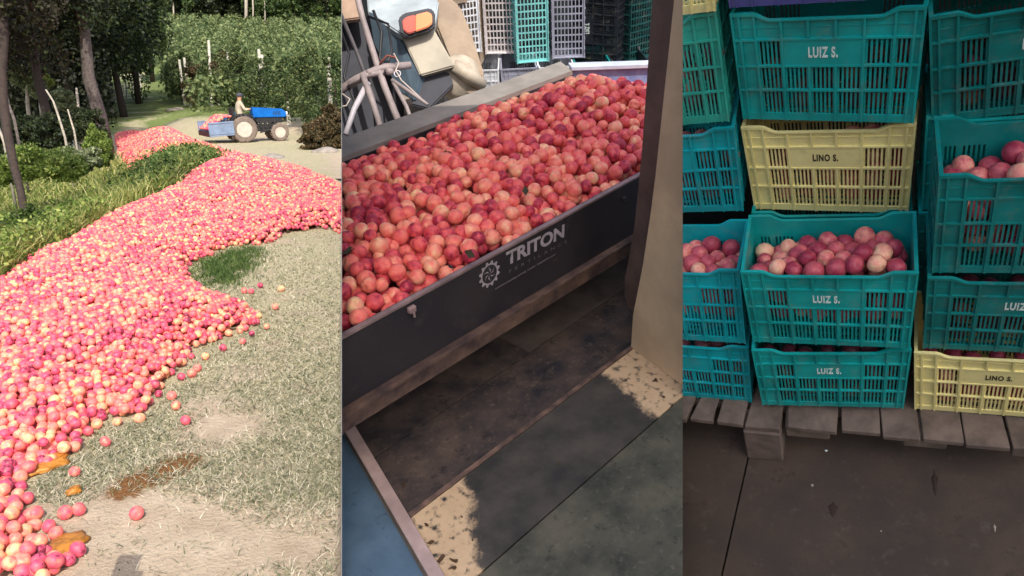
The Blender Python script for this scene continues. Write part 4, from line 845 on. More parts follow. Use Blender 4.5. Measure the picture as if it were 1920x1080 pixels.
# floor in two pours with an open joint
FL3 = mat('dark_stained_concrete', (.070, .046, .034), .8, col2=(.036, .026, .020), nscale=2.6, bump=.35, bscale=30)
j0 = l3(1402, 862, zfl); j1 = l3(1352, 1085, zfl); dj = (j1 - j0) / (j1[1] - j0[1]); ja = j0 + dj * (1.6 - j0[1]); jb = j0 + dj * (-1.9 - j0[1])
for nm, pts in (('concrete_floor', [(-1.6, -1.9), (jb[0] - .004, -1.9), (ja[0] - .004, 1.6), (-1.6, 1.6)]), ('concrete_floor', [(jb[0] + .004, -1.9), (2.4, -1.9), (2.4, 1.6), (ja[0] + .004, 1.6)])):
    b = BM(); prism(b, [(x, y, zfl) for x, y in pts], (0, 0, -.08)); o = link(nm, bm_mesh(nm, b), FL3, M=M3); tag(o, 'dark stained concrete floor slab in front of the crates', kind='structure'); cut(o, N23, True, False)
b = BM(); prism(b, [(-1.6, -1.9, zfl - .082), (2.4, -1.9, zfl - .082), (2.4, 1.6, zfl - .082), (-1.6, 1.6, zfl - .082)], (0, 0, -.04)); o = link('floor_bed', bm_mesh('floor_bed', b), FL3, M=M3); tag(o, 'dark bed showing in the joint of the crate store floor', kind='structure'); cut(o, N23, True, False)
grit(FL3, (.10, .08, .065), .56, .72, 12); grit(FL3, (.02, .014, .012), .57, .66, 5)
DEB = mat('dry_debris', (.35, .30, .24), .9); DEBD = mat('dark_debris', (.03, .016, .012), .9)
for k, (u, v, a, c, m, lab) in enumerate([(1549, 845, .006, .004, INK_W, 'small whitish scrap on the floor near the pallet block'), (1523, 910, .005, .006, DEB, 'tiny pale chip on the dark floor below the scrap'), (1562, 955, .016, .03, DEBD, 'dark oily blot on the concrete floor'), (1865, 990, .004, .015, DEB, 'pale dry sliver lying alone on the dark floor'), (1753, 905, .010, .05, DEBD, 'long dark mark on the concrete floor'), (1652, 996, .003, .003, DEB, 'tiny light grit on the floor')]):
    P = l3(u, v, zfl); b = BM(); bmesh.ops.create_icosphere(b, subdivisions=3, radius=1)
    for w in b.verts: w.co = Vector((w.co.x * a * (1 + .3 * math.sin(w.co.y * 5)), w.co.y * c * (1 + .25 * math.cos(w.co.x * 6)), max(-.1, w.co.z) * .004))
    tag(link('floor_debris', bm_mesh('floor_debris', b), m, M=M3 @ TL(P[0], P[1], zfl + .0005)), lab, 'debris')
b = BM(); box(b, (.3, .98, .9), (4.2, .06, 3.2)); WL = mat('dark_shed_wall', (.03, .035, .035), .9, noise=.3); o = link('back_wall', bm_mesh('back_wall', b), WL, M=M3); tag(o, 'dark panel added behind the stacked crates so their gaps look black', kind='structure'); cut(o, N23, True, False)  # dark panel standing in for the shade in gaps between the stacks
# ================================================================== PLACE 2: the trailer, shaded by an added unseen roof
IRON = mat('worn_black_side', (.030, .024, .027), .6, noise=.5, nscale=3.5, col2=(.018, .016, .022), bump=.15, bscale=60); RAILM = mat('dusty_grey_steel', (.26, .235, .21), .65, noise=.35, nscale=5, bump=.2, bscale=50)
RUST = mat('muddy_rusty_beam', (.16, .095, .07), .85, noise=.6, nscale=9, col2=(.05, .03, .03), bump=.5, bscale=35); BLUEI = mat('worn_blue_inner_side', (.26, .34, .55), .55, noise=.4, nscale=9, col2=(.13, .19, .42)); EDGE = mat('bare_steel_edge', (.38, .26, .25), .5, metal=.3, noise=.4, nscale=10)
w0 = 2.064; RZ = .68
tl = empty('trailer', M2); tag(tl, 'black sided trailer heaped with peaches, lettered TRITON on its side', 'trailer')
def part(nm, b, m, par=tl, n=N12, neg=None, fill=True, smooth=False):
    o = link(nm, bm_mesh(nm, b, smooth), m, par); cut(o, N12, fill, keep_neg=False); return o
def P2(nm, pts, ext, m, par=tl, bev=0):
    b = BM(); prism(b, pts, ext)
    if bev: bmesh.ops.bevel(b, geom=b.edges[:], offset=bev, segments=1, affect='EDGES')
    return part(nm, b, m, par)
LE = 5.33                                       # near side runs to here, the end slants back to 4.03
P2('side_panel', [(.4, w0, .385), (LE, w0, .335), (LE, w0, RZ - .006), (.4, w0, RZ - .006)], (0, .03, 0), IRON)
P2('rim_strip', [(.4, w0 - .004, RZ - .010), (LE, w0 - .004, RZ - .010), (LE, w0 - .004, RZ), (.4, w0 - .004, RZ)], (0, .024, 0), EDGE)
P2('lower_beam', [(.4, w0 - .03, .30), (LE, w0 - .03, .245), (LE, w0 - .03, .333), (.4, w0 - .03, .383)], (0, .09, 0), RUST)
P2('beam_lip', [(.4, w0 - .045, .375), (LE, w0 - .045, .325), (LE, w0 - .045, .337), (.4, w0 - .045, .388)], (0, .015, 0), RUST)
wi = 3.462; wo = 3.70
P2('far_rail', [(.8, wi, RZ - .03), (4.05, wi - .02, RZ - .03), (4.16, wo - .05, RZ - .03), (.8, wo + .02, RZ - .03)], (0, 0, .03), RAILM)
P2('far_side', [(.8, wi, .3), (4.03, wi - .02, .3), (4.03, wi - .02, RZ - .032), (.8, wi, RZ - .032)], (0, .03, 0), IRON)
e0, e1 = Vector((4.06, wi + .0, 0)), Vector((LE, w0, 0)); en = Vector((.7, .71, 0)) * .04
P2('end_panel', [(e0.x, e0.y, .3), (e1.x, e1.y, .3), (e1.x, e1.y, RZ + .0), (e0.x, e0.y, RZ + .0)], en, BLUEI)
P2('end_rim', [(e0.x - .02, e0.y - .02, RZ + .002), (e1.x, e1.y - .03, RZ + .002), (e1.x + .05, e1.y + .03, RZ + .002), (e0.x + .05, e0.y + .07, RZ + .002)], (0, 0, .022), mat('pale_blue_rim', (.50, .56, .68), .5, noise=.2))
P2('base', [(.4, w0 + .032, .30), (LE - .02, w0 + .032, .30), (4.02, wi - .03, .30), (.4, wi - .002, .30)], (0, 0, .03), IRON)
for x in (3.4, 4.1):
    b = BM(); lathe(b, [(.15, -.08), (.24, -.08), (.262, -.05), (.262, .05), (.24, .08), (.15, .08)], 30, closed=True); lathe(b, [(.15, -.03), (.001, -.03)], 30); o = link('wheel', bm_mesh('wheel', b), mat('trailer_tyre', (.02, .02, .02), .9), tl, TL(x, 2.95, .265))
for (u, v, s) in [(772, 580, .034), (1170, 372, .022), (845, 500, .012)]:
    q = l2(u, v, w0 - .01, 1); b = BM(); box(b, (0, 0, 0), (s, .02, s * .8), bev=.003); tube(b, [(0, -.012, -s * .3), (0, -.012, -s * .9)], s * .16, 8); part('latch', (b.transform(TL(*q)), b)[1], EDGE if s > .03 else IRON)
# lettering in the plane of the side
def side_frame(bl, br):
    a = l2(*bl, w0 - .0008, 1); c = l2(*br, w0 - .0008, 1); x = Vector(c - a); L_ = x.length; x.normalize(); y = Vector((0, -1, 0)).cross(x); y = -y if y.z < 0 else y
    z = x.cross(y); R = Matrix((x, y, z)).transposed().to_4x4(); return Vector(a), L_, R
a, L_, R = side_frame((953, 497.5), (1059, 444)); me = text_mesh('TRITON', 1.0, ext=.0, bold=.035, spacing=1.0); xs = [v.co.x for v in me.vertices]; ys = [v.co.y for v in me.vertices]; HT = .068
for v in me.vertices: v.co = Vector(((v.co.x - min(xs)) / (max(xs) - min(xs)) * L_ * 1.02 - .012, (v.co.y - min(ys)) / (max(ys) - min(ys)) * HT, 0))
link('lettering', me, INK_G, tl, Matrix.Translation(a) @ R)['label'] = 'grey word TRITON on the trailer side'
a, L_, R = side_frame((955, 512), (1063, 455)); me = text_mesh('FERTILANCE', 1.0, ext=.0, bold=.0, spacing=1.9); xs = [v.co.x for v in me.vertices]; ys = [v.co.y for v in me.vertices]
for v in me.vertices: v.co = Vector(((v.co.x - min(xs)) / (max(xs) - min(xs)) * L_, (v.co.y - min(ys)) / (max(ys) - min(ys)) * .016, 0))
INK_F = mat('faded_grey_print', (.17, .14, .16), .7, noise=.3, nscale=30)
link('lettering', me, INK_F, tl, Matrix.Translation(a) @ R)['label'] = 'thin spaced second line under TRITON'
a, L_, R = side_frame((929, 543), (1041, 478)); b = BM()
for s, e_ in ((0, .33), (.36, .49), (.52, .66), (.69, 1.0)):
    x = s
    while x < e_ - .01: wd = RNG.uniform(.012, .022); box(b, (L_ * (x + wd / 2), .003 + RNG.uniform(-.0012, .0012), 0), (L_ * wd, RNG.uniform(.005, .009), .0008)); x += wd + .006
o = link('slogan_line', bm_mesh('slogan_line', b), INK_F, tl, Matrix.Translation(a) @ R); o['label'] = 'worn unreadable slogan in tiny print under the name'; o['kind'] = 'stuff'
a, L_, R = side_frame((918, 514), (1000, 474)); b = BM(); ro, ri = .062, .043; NT = 12
pts = []
for k in range(NT * 4):
    t = 2 * PI * (k + .5) / (NT * 4); r = ro if k % 4 in (1, 2) else ro * .80; pts.append((r * math.cos(t), r * math.sin(t), 0))
o_ = [b.verts.new(p) for p in pts]; i_ = [b.verts.new((ri * math.cos(2 * PI * (k + .5) / (NT * 4)), ri * math.sin(2 * PI * (k + .5) / (NT * 4)), 0)) for k in range(NT * 4)]
for k in range(NT * 4): b.faces.new([o_[k], o_[(k + 1) % len(o_)], i_[(k + 1) % len(i_)], i_[k]])
for k in range(6):
    t = 2 * PI * k / 6; c1 = [(ri * .80 * math.cos(t + .0 + q * .9), ri * (.80 - .0) * math.sin(t + q * .9), 0) for q in (0, .3)]; b.faces.new([b.verts.new((ri * .12 * math.cos(t), ri * .12 * math.sin(t), 0)), b.verts.new((ri * .5 * math.cos(t + .15), ri * .5 * math.sin(t + .15), 0)), b.verts.new((ri * .86 * math.cos(t + .75), ri * .86 * math.sin(t + .75), 0)), b.verts.new((ri * .5 * math.cos(t + .45), ri * .5 * math.sin(t + .45), 0))])
link('gear_emblem', bm_mesh('gear_emblem', b), INK_G, tl, Matrix.Translation(a) @ R)['label'] = 'grey cog emblem left of the word TRITON'
# the peaches in it
def fz(l, w):
    t = np.clip((w - w0) / (wi - w0), 0, 1); z = .655 + .085 * np.sin(t * PI) - .03 * t + .03 * np.clip(l - 2.2, 0, 1) * np.sin(t * PI)
    z = z + .10 * np.exp(-((l - 3.55) / .55) ** 2 - ((w - 2.95) / .42) ** 2) + .015 * np.sin(l * 7) * np.sin(w * 6 + 1)
    de = ((e0.x - l) * (-(e1.y - e0.y)) + (e0.y - w) * (e1.x - e0.x)) / math.hypot(e1.x - e0.x, e1.y - e0.y); return z - .26 * (1 - sstep(de / .9))
POLT = [(.4, w0 + .062), (LE - .12, w0 + .062), (e0.x - .06, wi - .06), (.4, wi - .05)]
def tray(s, jit, dz):
    P = hexgrid(.6, LE, w0, wi, s, jit); k, d = inside(P, POLT); P = P[k]; z = fz(P[:, 0], P[:, 1]) + dz + RNG.uniform(-.02, .02, len(P)); return np.column_stack([P, z])
def w2l(P): return P @ np.array(M2.to_3x3()).T + np.array(M2.translation)
T1 = tray(.071, .27, 0); T1 = T1[RNG.rand(len(T1)) > .06]; W1 = w2l(T1); k = (W1 - EYE) @ N12 > .0; T1, W1 = T1[k], W1[k]; u, v, z = to_px(W1)
inb = (u > 636) & (u < 1225); order = np.argsort(np.where(inb, z, 99)); pick = order[:150]; rest = order[150:]
TRP_L = []
for k, i in enumerate(pick):
    P = T1[i]; near = P[1] < 2.45; crossing = (W1[i] - EYE) @ N12 < .04
    row = ['touching the near rim', 'second in from near rim', 'third in from near rim', 'fourth in from near rim', 'fifth in from near rim', 'sixth in from near rim', 'seventh in from near rim', 'eighth in from near rim', 'ninth in from near rim', 'tenth in from near rim', 'towards the far rail'][int(np.clip((P[1] - w0 - .03) / .063, 0, 10))]
    lab = 'trailer peach ' + row + ', ' + ['hard by the party wall', 'near the party wall', 'short of the latch', 'level with the latch', 'past the latch', 'left of the cog emblem', 'over the cog emblem', 'over the first letters', 'over the last letters', 'beyond the lettering'][int(np.clip((P[0] - 1.0) / .16, 0, 9))]
    o = put_peach(P, .0365 * RNG.uniform(.80, 1.15), PEACH_BOX, lab, 'peaches heaped in the black trailer', M2, k); TRP_L.append((o, P[0]))
    if crossing: cut(o, N12, True, False)
number_repeats([(o, x) for o, x in TRP_L], 'the wall')
T2_ = np.concatenate([tray(.071, .2, -.048), (lambda q: q[q[:, 0] > 2.6])(tray(.071, .2, -.10))]); allp = np.concatenate([T1[rest], T2_]); o = link('trailer_peaches', fruit_mesh('trailer_peaches', allp, R_(len(allp), .0365), 3), PEACH_BOX, M=M2); tag(o, 'rest of the peaches filling the black trailer to its blue end', kind='stuff'); cut(o, N12, True, False)
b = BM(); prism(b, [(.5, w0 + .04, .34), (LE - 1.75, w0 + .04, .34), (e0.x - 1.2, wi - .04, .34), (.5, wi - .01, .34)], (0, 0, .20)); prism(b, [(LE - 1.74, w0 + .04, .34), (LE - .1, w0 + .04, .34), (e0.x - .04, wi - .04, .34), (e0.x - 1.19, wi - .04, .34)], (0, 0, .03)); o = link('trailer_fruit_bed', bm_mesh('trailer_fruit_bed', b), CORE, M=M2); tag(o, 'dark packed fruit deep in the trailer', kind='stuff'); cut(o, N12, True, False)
LEAFW = mat('wilted_leaf', (.06, .05, .02), .8, noise=.4)
for k, (u, v, lab) in enumerate([(655, 478, 'dark wilted leaf on the peaches by the party wall'), (882, 484, 'curled brown leaf on peaches above the cog emblem'), (845, 290, 'brown leaf among the peaches mid trailer'), (985, 365, 'small torn leaf on peaches above the lettering')]):
    q = l2(u, v, .735); b = BM(); vs = [b.verts.new((x * .03, y * .018, .006 * math.sin(x * 3) + .02)) for x, y in [(-1.4, 0), (-.6, .8), (.5, .9), (1.4, .1), (.5, -.8), (-.6, -.7)]]; f = b.faces.new(vs); r = bmesh.ops.extrude_face_region(b, geom=[f]); [setattr(w, 'co', w.co + Vector((0, 0, .0015))) for w in r['geom'] if isinstance(w, bmesh.types.BMVert)]
    tag(link('leaf', bm_mesh('leaf', b), LEAFW, M=M2 @ TL(*q) @ Matrix.Rotation(k * 1.3, 4, 'Z')), lab, 'leaf')

# ---- floor
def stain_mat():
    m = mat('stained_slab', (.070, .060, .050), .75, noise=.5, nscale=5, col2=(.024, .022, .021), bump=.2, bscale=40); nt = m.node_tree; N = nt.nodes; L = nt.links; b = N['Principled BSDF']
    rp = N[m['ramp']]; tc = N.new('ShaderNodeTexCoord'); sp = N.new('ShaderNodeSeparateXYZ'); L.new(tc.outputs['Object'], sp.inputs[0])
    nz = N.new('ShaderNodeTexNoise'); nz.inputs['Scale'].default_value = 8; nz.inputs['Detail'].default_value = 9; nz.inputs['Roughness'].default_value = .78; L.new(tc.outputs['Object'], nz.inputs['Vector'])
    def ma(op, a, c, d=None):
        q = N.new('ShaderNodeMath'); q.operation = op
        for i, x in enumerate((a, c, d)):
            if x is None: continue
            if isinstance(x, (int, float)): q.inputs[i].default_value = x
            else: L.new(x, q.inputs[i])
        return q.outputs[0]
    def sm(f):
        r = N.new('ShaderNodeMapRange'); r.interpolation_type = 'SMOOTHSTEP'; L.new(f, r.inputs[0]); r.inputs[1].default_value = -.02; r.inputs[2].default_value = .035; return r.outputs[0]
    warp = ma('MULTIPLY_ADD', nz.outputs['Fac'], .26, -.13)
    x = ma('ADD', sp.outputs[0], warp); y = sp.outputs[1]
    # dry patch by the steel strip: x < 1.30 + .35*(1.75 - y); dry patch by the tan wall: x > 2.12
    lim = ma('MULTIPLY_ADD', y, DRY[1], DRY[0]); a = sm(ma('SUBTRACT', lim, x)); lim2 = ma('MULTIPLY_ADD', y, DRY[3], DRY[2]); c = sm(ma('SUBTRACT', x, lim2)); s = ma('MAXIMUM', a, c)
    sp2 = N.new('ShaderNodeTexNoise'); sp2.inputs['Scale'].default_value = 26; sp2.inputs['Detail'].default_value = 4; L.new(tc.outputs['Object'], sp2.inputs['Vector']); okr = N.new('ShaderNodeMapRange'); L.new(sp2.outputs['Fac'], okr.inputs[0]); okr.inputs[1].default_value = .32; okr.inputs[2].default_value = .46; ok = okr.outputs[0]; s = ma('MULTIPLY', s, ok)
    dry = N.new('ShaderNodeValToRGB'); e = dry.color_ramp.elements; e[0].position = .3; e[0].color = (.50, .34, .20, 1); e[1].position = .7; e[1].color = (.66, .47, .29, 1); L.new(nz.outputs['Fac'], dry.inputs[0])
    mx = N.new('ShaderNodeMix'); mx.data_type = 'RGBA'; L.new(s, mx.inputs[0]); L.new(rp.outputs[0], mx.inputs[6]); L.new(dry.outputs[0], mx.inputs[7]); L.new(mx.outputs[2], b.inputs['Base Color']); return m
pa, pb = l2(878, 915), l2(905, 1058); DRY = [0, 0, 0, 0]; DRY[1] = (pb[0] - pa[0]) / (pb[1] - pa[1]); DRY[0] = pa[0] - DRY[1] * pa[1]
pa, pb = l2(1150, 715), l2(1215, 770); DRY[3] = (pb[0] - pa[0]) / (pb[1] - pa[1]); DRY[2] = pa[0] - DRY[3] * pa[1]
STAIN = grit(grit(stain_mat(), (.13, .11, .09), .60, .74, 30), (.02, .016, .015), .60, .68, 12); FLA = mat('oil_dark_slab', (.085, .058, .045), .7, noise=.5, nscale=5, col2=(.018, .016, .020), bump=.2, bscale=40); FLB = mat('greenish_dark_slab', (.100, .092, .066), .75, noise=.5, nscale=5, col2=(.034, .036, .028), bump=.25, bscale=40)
grit(FLA, (.17, .12, .09), .55, .68, 24); grit(FLA, (.01, .009, .01), .55, .62, 9); grit(FLB, (.16, .15, .11), .55, .7, 30); grit(FLB, (.018, .02, .016), .56, .62, 14); FLFAR = mat('dusty_yard_floor', (.34, .29, .25), .9, noise=.3, nscale=1.5, bump=.2); FBLUE = mat('blue_grey_painted_floor', (.10, .17, .25), .7, noise=.4, nscale=5, col2=(.06, .11, .17), bump=.15)
s0, s1 = l2(640, 755), l2(835, 1080); sd = (s1 - s0) / (s1[1] - s0[1])
grit(FBLUE, (.03, .05, .08), .58, .66, 20); grit(IRON, (.06, .045, .045), .56, .7, 10)
def sx(w, o=0): return (s0 + sd * (w - s0[1]))[0] + o
def slab(nm, wa, wb, m, lab, lmax=3.6, top=0.0, la=None):
    b = BM(); prism(b, [(sx(wa), wa, top), (lmax, wa, top), (lmax, wb, top), (sx(wb), wb, top)], (0, 0, -.06)); o = link(nm, bm_mesh(nm, b), m, M=M2); tag(o, lab, kind='structure'); cut(o, N12, True, False); cut(o, N23, True, True) if o.name in bpy.data.objects else None
slab('concrete_floor', 2.112, 3.6, FLA, 'dark floor slab under the trailer, its shadow in the colour', 2.15)  # the trailer's shadow is put into this slab's dark colour
b = BM(); prism(b, [(2.154, 2.112, -.001), (3.3, 2.112, -.001), (3.3, 3.6, -.001), (2.154, 3.6, -.001)], (0, 0, -.05)); tag(link('concrete_floor', bm_mesh('concrete_floor', b), mat('dusty_brown_slab', (.12, .088, .072), .85, noise=.5, nscale=4, col2=(.04, .03, .026)), M=M2), 'dusty brown floor slab under the far part of the trailer', kind='structure'); slab('concrete_floor', 1.772, 2.106, FLA, 'narrow dark floor slab below the trailer side', 3.3)
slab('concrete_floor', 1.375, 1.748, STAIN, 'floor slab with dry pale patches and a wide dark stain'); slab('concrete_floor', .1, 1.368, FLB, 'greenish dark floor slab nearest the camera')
b = BM(); prism(b, [(sx(1.75), 1.750, -.0), (2.62, 1.750, 0), (2.62, 1.770, 0), (sx(1.77), 1.770, 0)], (0, 0, .007)); o = link('angle_iron', bm_mesh('angle_iron', b), mat('rusty_angle_iron', (.20, .12, .09), .7, noise=.6, nscale=12, col2=(.06, .04, .035)), M=M2); tag(o, 'rusty angle iron let into the floor beside the stained slab', 'angle iron')
b = BM(); prism(b, [(sx(.2, -.055), .2, .0), (sx(.2, -.004), .2, .0), (sx(3.2, -.004), 3.2, .0), (sx(3.2, -.055), 3.2, .0)], (0, 0, .012)); o = link('steel_strip', bm_mesh('steel_strip', b), mat('pinkish_steel', (.50, .36, .33), .55, noise=.35, nscale=6), M=M2); tag(o, 'pale pinkish steel edging strip between blue floor and concrete', 'edging strip'); cut(o, N12, True, False)
b = BM(); prism(b, [(-2, .1, -.03), (sx(.1, -.06), .1, -.03), (sx(3.3, -.06), 3.3, -.03), (-2, 3.3, -.03)], (0, 0, -.05)); o = link('blue_floor', bm_mesh('blue_floor', b), FBLUE, M=M2); tag(o, 'blue grey painted floor left of the steel strip', kind='structure'); cut(o, N12, True, False)
b = BM(); prism(b, [(.0, .0, -.064), (13, .0, -.064), (13, 13, -.064), (.0, 13, -.064)], (0, 0, -.05)); o = link('floor_bed', bm_mesh('floor_bed', b), FLFAR, M=M2); tag(o, 'pale dusty yard floor running on behind the trailer', kind='structure'); cut(o, N12, True, False); cut(o, N23, True, True)
b = BM(); prism(b, [(.9, 3.605, .0), (3.302, 3.605, .0), (3.302, 1.4, 0), (3.605, 1.4, 0), (13, 1.4, 0), (13, 13, 0), (.9, 13, 0)], (0, 0, -.05)); o = link('yard_floor', bm_mesh('yard_floor', b), FLFAR, M=M2); tag(o, 'pale dusty floor beyond the trailer', kind='structure'); cut(o, N12, True, False); cut(o, N23, True, True)
# leaf litter on the slabs
LIT = mat('brown_leaf_litter', (.07, .035, .015), .85)
for k, (u, v, s, lab) in enumerate([(1228, 714, .02, 'curled brown twig leaf on the dry patch by the tan wall'), (1243, 745, .016, 'small brown leaf near the tan wall base'), (1150, 678, .018, 'brown bit where stain and dry patch meet'), (808, 1018, .02, 'brown leaf on the dry patch beside the steel strip'), (800, 985, .016, 'small dark leaf beside the steel strip'), (826, 1050, .03, 'torn brown leaf at the lower end of the dry patch'), (851, 1052, .025, 'brown leaf right of the torn one'), (757, 912, .018, 'dark leaf on the black slab near the strip'), (850, 1066, .02, 'dried stalk at the foot of the dry patch'), (866, 970, .008, 'dark speck in the middle of the dry patch'), (886, 1014, .008, 'dark speck by the stain edge'), (1048, 870, .01, 'reddish bit on the dark stain')]):
    q = l2(u, v, 0); b = BM(); n = 7; ang = [2 * PI * i / n for i in range(n)]; f = b.faces.new([b.verts.new((.7 * s * (1 + .4 * math.sin(i * 2.6 + k)) * math.cos(a_), s * .33 * (1 + .4 * math.cos(i * 1.9 + k)) * math.sin(a_), .003 + .004 * math.sin(i * 2.0))) for i, a_ in enumerate(ang)])
    r = bmesh.ops.extrude_face_region(b, geom=[f]); [setattr(w, 'co', w.co + Vector((0, 0, .002))) for w in r['geom'] if isinstance(w, bmesh.types.BMVert)]
    tag(link('leaf_scrap', bm_mesh('leaf_scrap', b), LIT, M=M2 @ TL(q[0], q[1], .001) @ Matrix.Rotation(k * 1.9, 4, 'Z')), lab, 'leaf scrap')

# ---- tan wall and the dark brown strip on its edge
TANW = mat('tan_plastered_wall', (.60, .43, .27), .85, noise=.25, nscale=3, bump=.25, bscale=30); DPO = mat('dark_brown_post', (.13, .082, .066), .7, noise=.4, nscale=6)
B0, B1 = l2(1183, 652), l2(1292, 733); dv = B1 - B0; dv /= np.linalg.norm(dv); nv = np.array([-dv[1], dv[0], 0]); nv = nv if nv @ (np.array([0, 0, 2.3]) - B0) < 0 else -nv   # away from the camera
def onv(u, v, off=0):
    c = np.array([0, 0, 2.3]); d = R2.T @ cray(u, v); p0 = B0 + nv * off; t = ((p0 - c) @ nv) / (d @ nv); return c + t * d
pts = [B0, onv(1187, 590), onv(1205, 500), onv(1220, 400), onv(1229, 330), onv(1247, 160), onv(1264, 0), onv(1274, -90), onv(1330, -90), onv(1330, 760)]
b = BM(); prism(b, [tuple(p) for p in pts], tuple(nv * .10)); o = link('tan_wall', bm_mesh('tan_wall', b), TANW, M=M2); tag(o, 'tan plastered wall end standing at the edge of the stained floor', 'wall'); cut(o, N23, True, True)
pts = [onv(u, v, .012) for u, v in [(1300, -90), (1228, -90), (1223, 0), (1213, 150), (1203, 290), (1197, 350), (1190, 420), (1180, 480), (1172, 520), (1171, 556), (1178, 576), (1188, 584), (1196, 575), (1230, 500), (1300, 300)]]
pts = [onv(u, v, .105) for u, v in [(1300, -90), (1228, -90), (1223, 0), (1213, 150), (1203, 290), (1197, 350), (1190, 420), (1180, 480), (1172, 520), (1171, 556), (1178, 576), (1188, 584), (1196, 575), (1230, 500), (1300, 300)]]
b = BM(); prism(b, [tuple(p) for p in pts], tuple(nv * .06)); o = link('dark_post', bm_mesh('dark_post', b), DPO, M=M2); tag(o, 'dark brown rounded strip hanging behind the tan wall edge', 'post'); cut(o, N23, True, True)

# ---- crates standing behind the trailer
def rel2(u, v, z): return Vector(dep(R2, T2, u, v, z))
def stand(u, v, z, yaw, m, lab, text=None, cutit=False, lay=False, back=True):
    p = rel2(u, v, z)
    # crate on its end: width axis upright, its open or base side turned to the camera
    R = Matrix.Rotation(yaw, 4, 'Z')
    if not lay: R = R @ Matrix.Rotation(PI / 2, 4, 'Y') @ Matrix.Rotation(0, 4, 'Z')
    e = crate(M2 @ Matrix.Translation(p) @ R, m, lab, 'crates behind the trailer', text); return e, p
CN = math.atan2(rel2(1000, 100, 6.2).x, -rel2(1000, 100, 6.2).y + 0)    # bearing of the row
view = rel2(1000, 60, 6.2) - Vector((0, 0, 2.3)); vy = math.atan2(view.x, view.y)
ZB = rel2(985, 104, 6.35).z
def column(u, wpx, D, m, lab, mode, yaw=0.0, text=None, vb=104):
    p = rel2(u, vb, D); z = p.z + CWD / 2
    if mode == 'base':      # underside grid towards us
        Rl = Matrix(((0, 1, 0), (0, 0, 1), (1, 0, 0)))   # crate x->up, y->side, z->away
        off = Vector((-CDP / 2, 0, 0))
    elif mode == 'wall':    # lettered wall towards us, lettering running up
        Rl = Matrix(((0, 0, -1), (0, 1, 0), (1, 0, 0))); off = Vector((CHT / 2, 0, 0))
    R = Matrix.Rotation(-vy + yaw, 4, 'Z') @ Rl.to_4x4() if False else Matrix.Rotation(-vy + yaw, 4, 'Z')
    M = M2 @ Matrix.Translation((p.x, p.y, z)) @ R @ Matrix.Translation(off) @ Rl.to_4x4()
    for k in (0, 1): crate(M2 @ Matrix.Translation((p.x, p.y, z + k * (CWD + .004))) @ R @ Matrix.Translation(off) @ Rl.to_4x4(), m, (lab if k == 0 else 'upper one of two: ' + lab), 'crates stood on end behind the trailer', text)
column(838, 60, 6.5, PINKW, 'pinkish white crate behind the tan tractor wheel', 'base', .3, vb=92)
column(876, 70, 6.3, WHITE, 'white slatted crate standing on end beside the tractor', 'base', .45)
column(940, 70, 6.4, PINKW, 'pale pinkish crate standing on end left of the aqua one', 'base', -.1)
column(1000, 70, 6.3, AQUA, 'aqua crate standing on end in the middle of the row', 'base', .15, vb=120)
column(1066, 70, 6.3, GREYC, 'grey crate with fine open grid next to the aqua one', 'base', 0, vb=112)
column(1112, 60, 6.45, NAVY, 'black crate on end with a white mark beside the grey grid', 'wall', -.5, (TXT_L, INK_W), vb=118)
column(1146, 60, 6.6, DGRN, 'dark green crate on end at the tan boards', 'wall', -.9, (TXT_L, INK_W), vb=112)
pl = empty('low_crate_platform', M2); tag(pl, 'low slatted platform carrying the crates behind the trailer', 'platform')
pA, pB = rel2(800, 150, 6.2), rel2(1190, 150, 6.2)
for k in range(6):
    u = 838 + k * 66; D_ = 6.45; p = rel2(u, 104, D_); Rz = Matrix.Rotation(-vy + .02 * k, 4, 'Z')
    for t_ in (1, 2): 
        e = crate(M2 @ Matrix.Translation((p.x, p.y, ZB - t_ * (CHT + .003) - .002)) @ Rz @ TL(0, -.16, 0) @ Matrix.Rotation(PI / 2, 4, 'Z') @ TL(0, -CDP / 2, 0), [WHITE, WHITE, GREYC, WHITE, TEAL_D, NAVY][k], ['white crate lying under the standing crates by the tractor', 'white crate with grid lying second from the tractor', 'grey crate lying under the pale standing crate', 'white crate lying under the aqua crate', 'teal crate lying under the grey grid', 'black crate lying at the tan boards'][k] + (', lower tier' if t_ == 2 else ''), 'crates lying under the standing ones')
pz = ZB - 2 * CHT - .012
for k in range(8):
    q = rel2(815 + k * 50, 104, 6.3); b = BM(); box(b, (q.x, q.y + .1, pz / 2), (.16, .7, max(.04, pz)), bev=.004); link('board', bm_mesh('board', b), WOOD, pl)
b = BM(); c_ = rel2(1000, 40, 7.4); box(b, (0, 0, 0), (3.4, .05, 2.4)); o = link('dark_tarpaulin', bm_mesh('dark_tarpaulin', b), mat('dark_tarp', (.02, .03, .035), .9, noise=.3), M=M2 @ Matrix.Translation((c_.x - .45, c_.y, 1.2)) @ Matrix.Rotation(-vy, 4, 'Z')); tag(o, 'added dark tarpaulin behind the standing crates', 'tarpaulin'); cut(o, N12, True, False)  # dark sheet added so the open crate grids show shade behind them
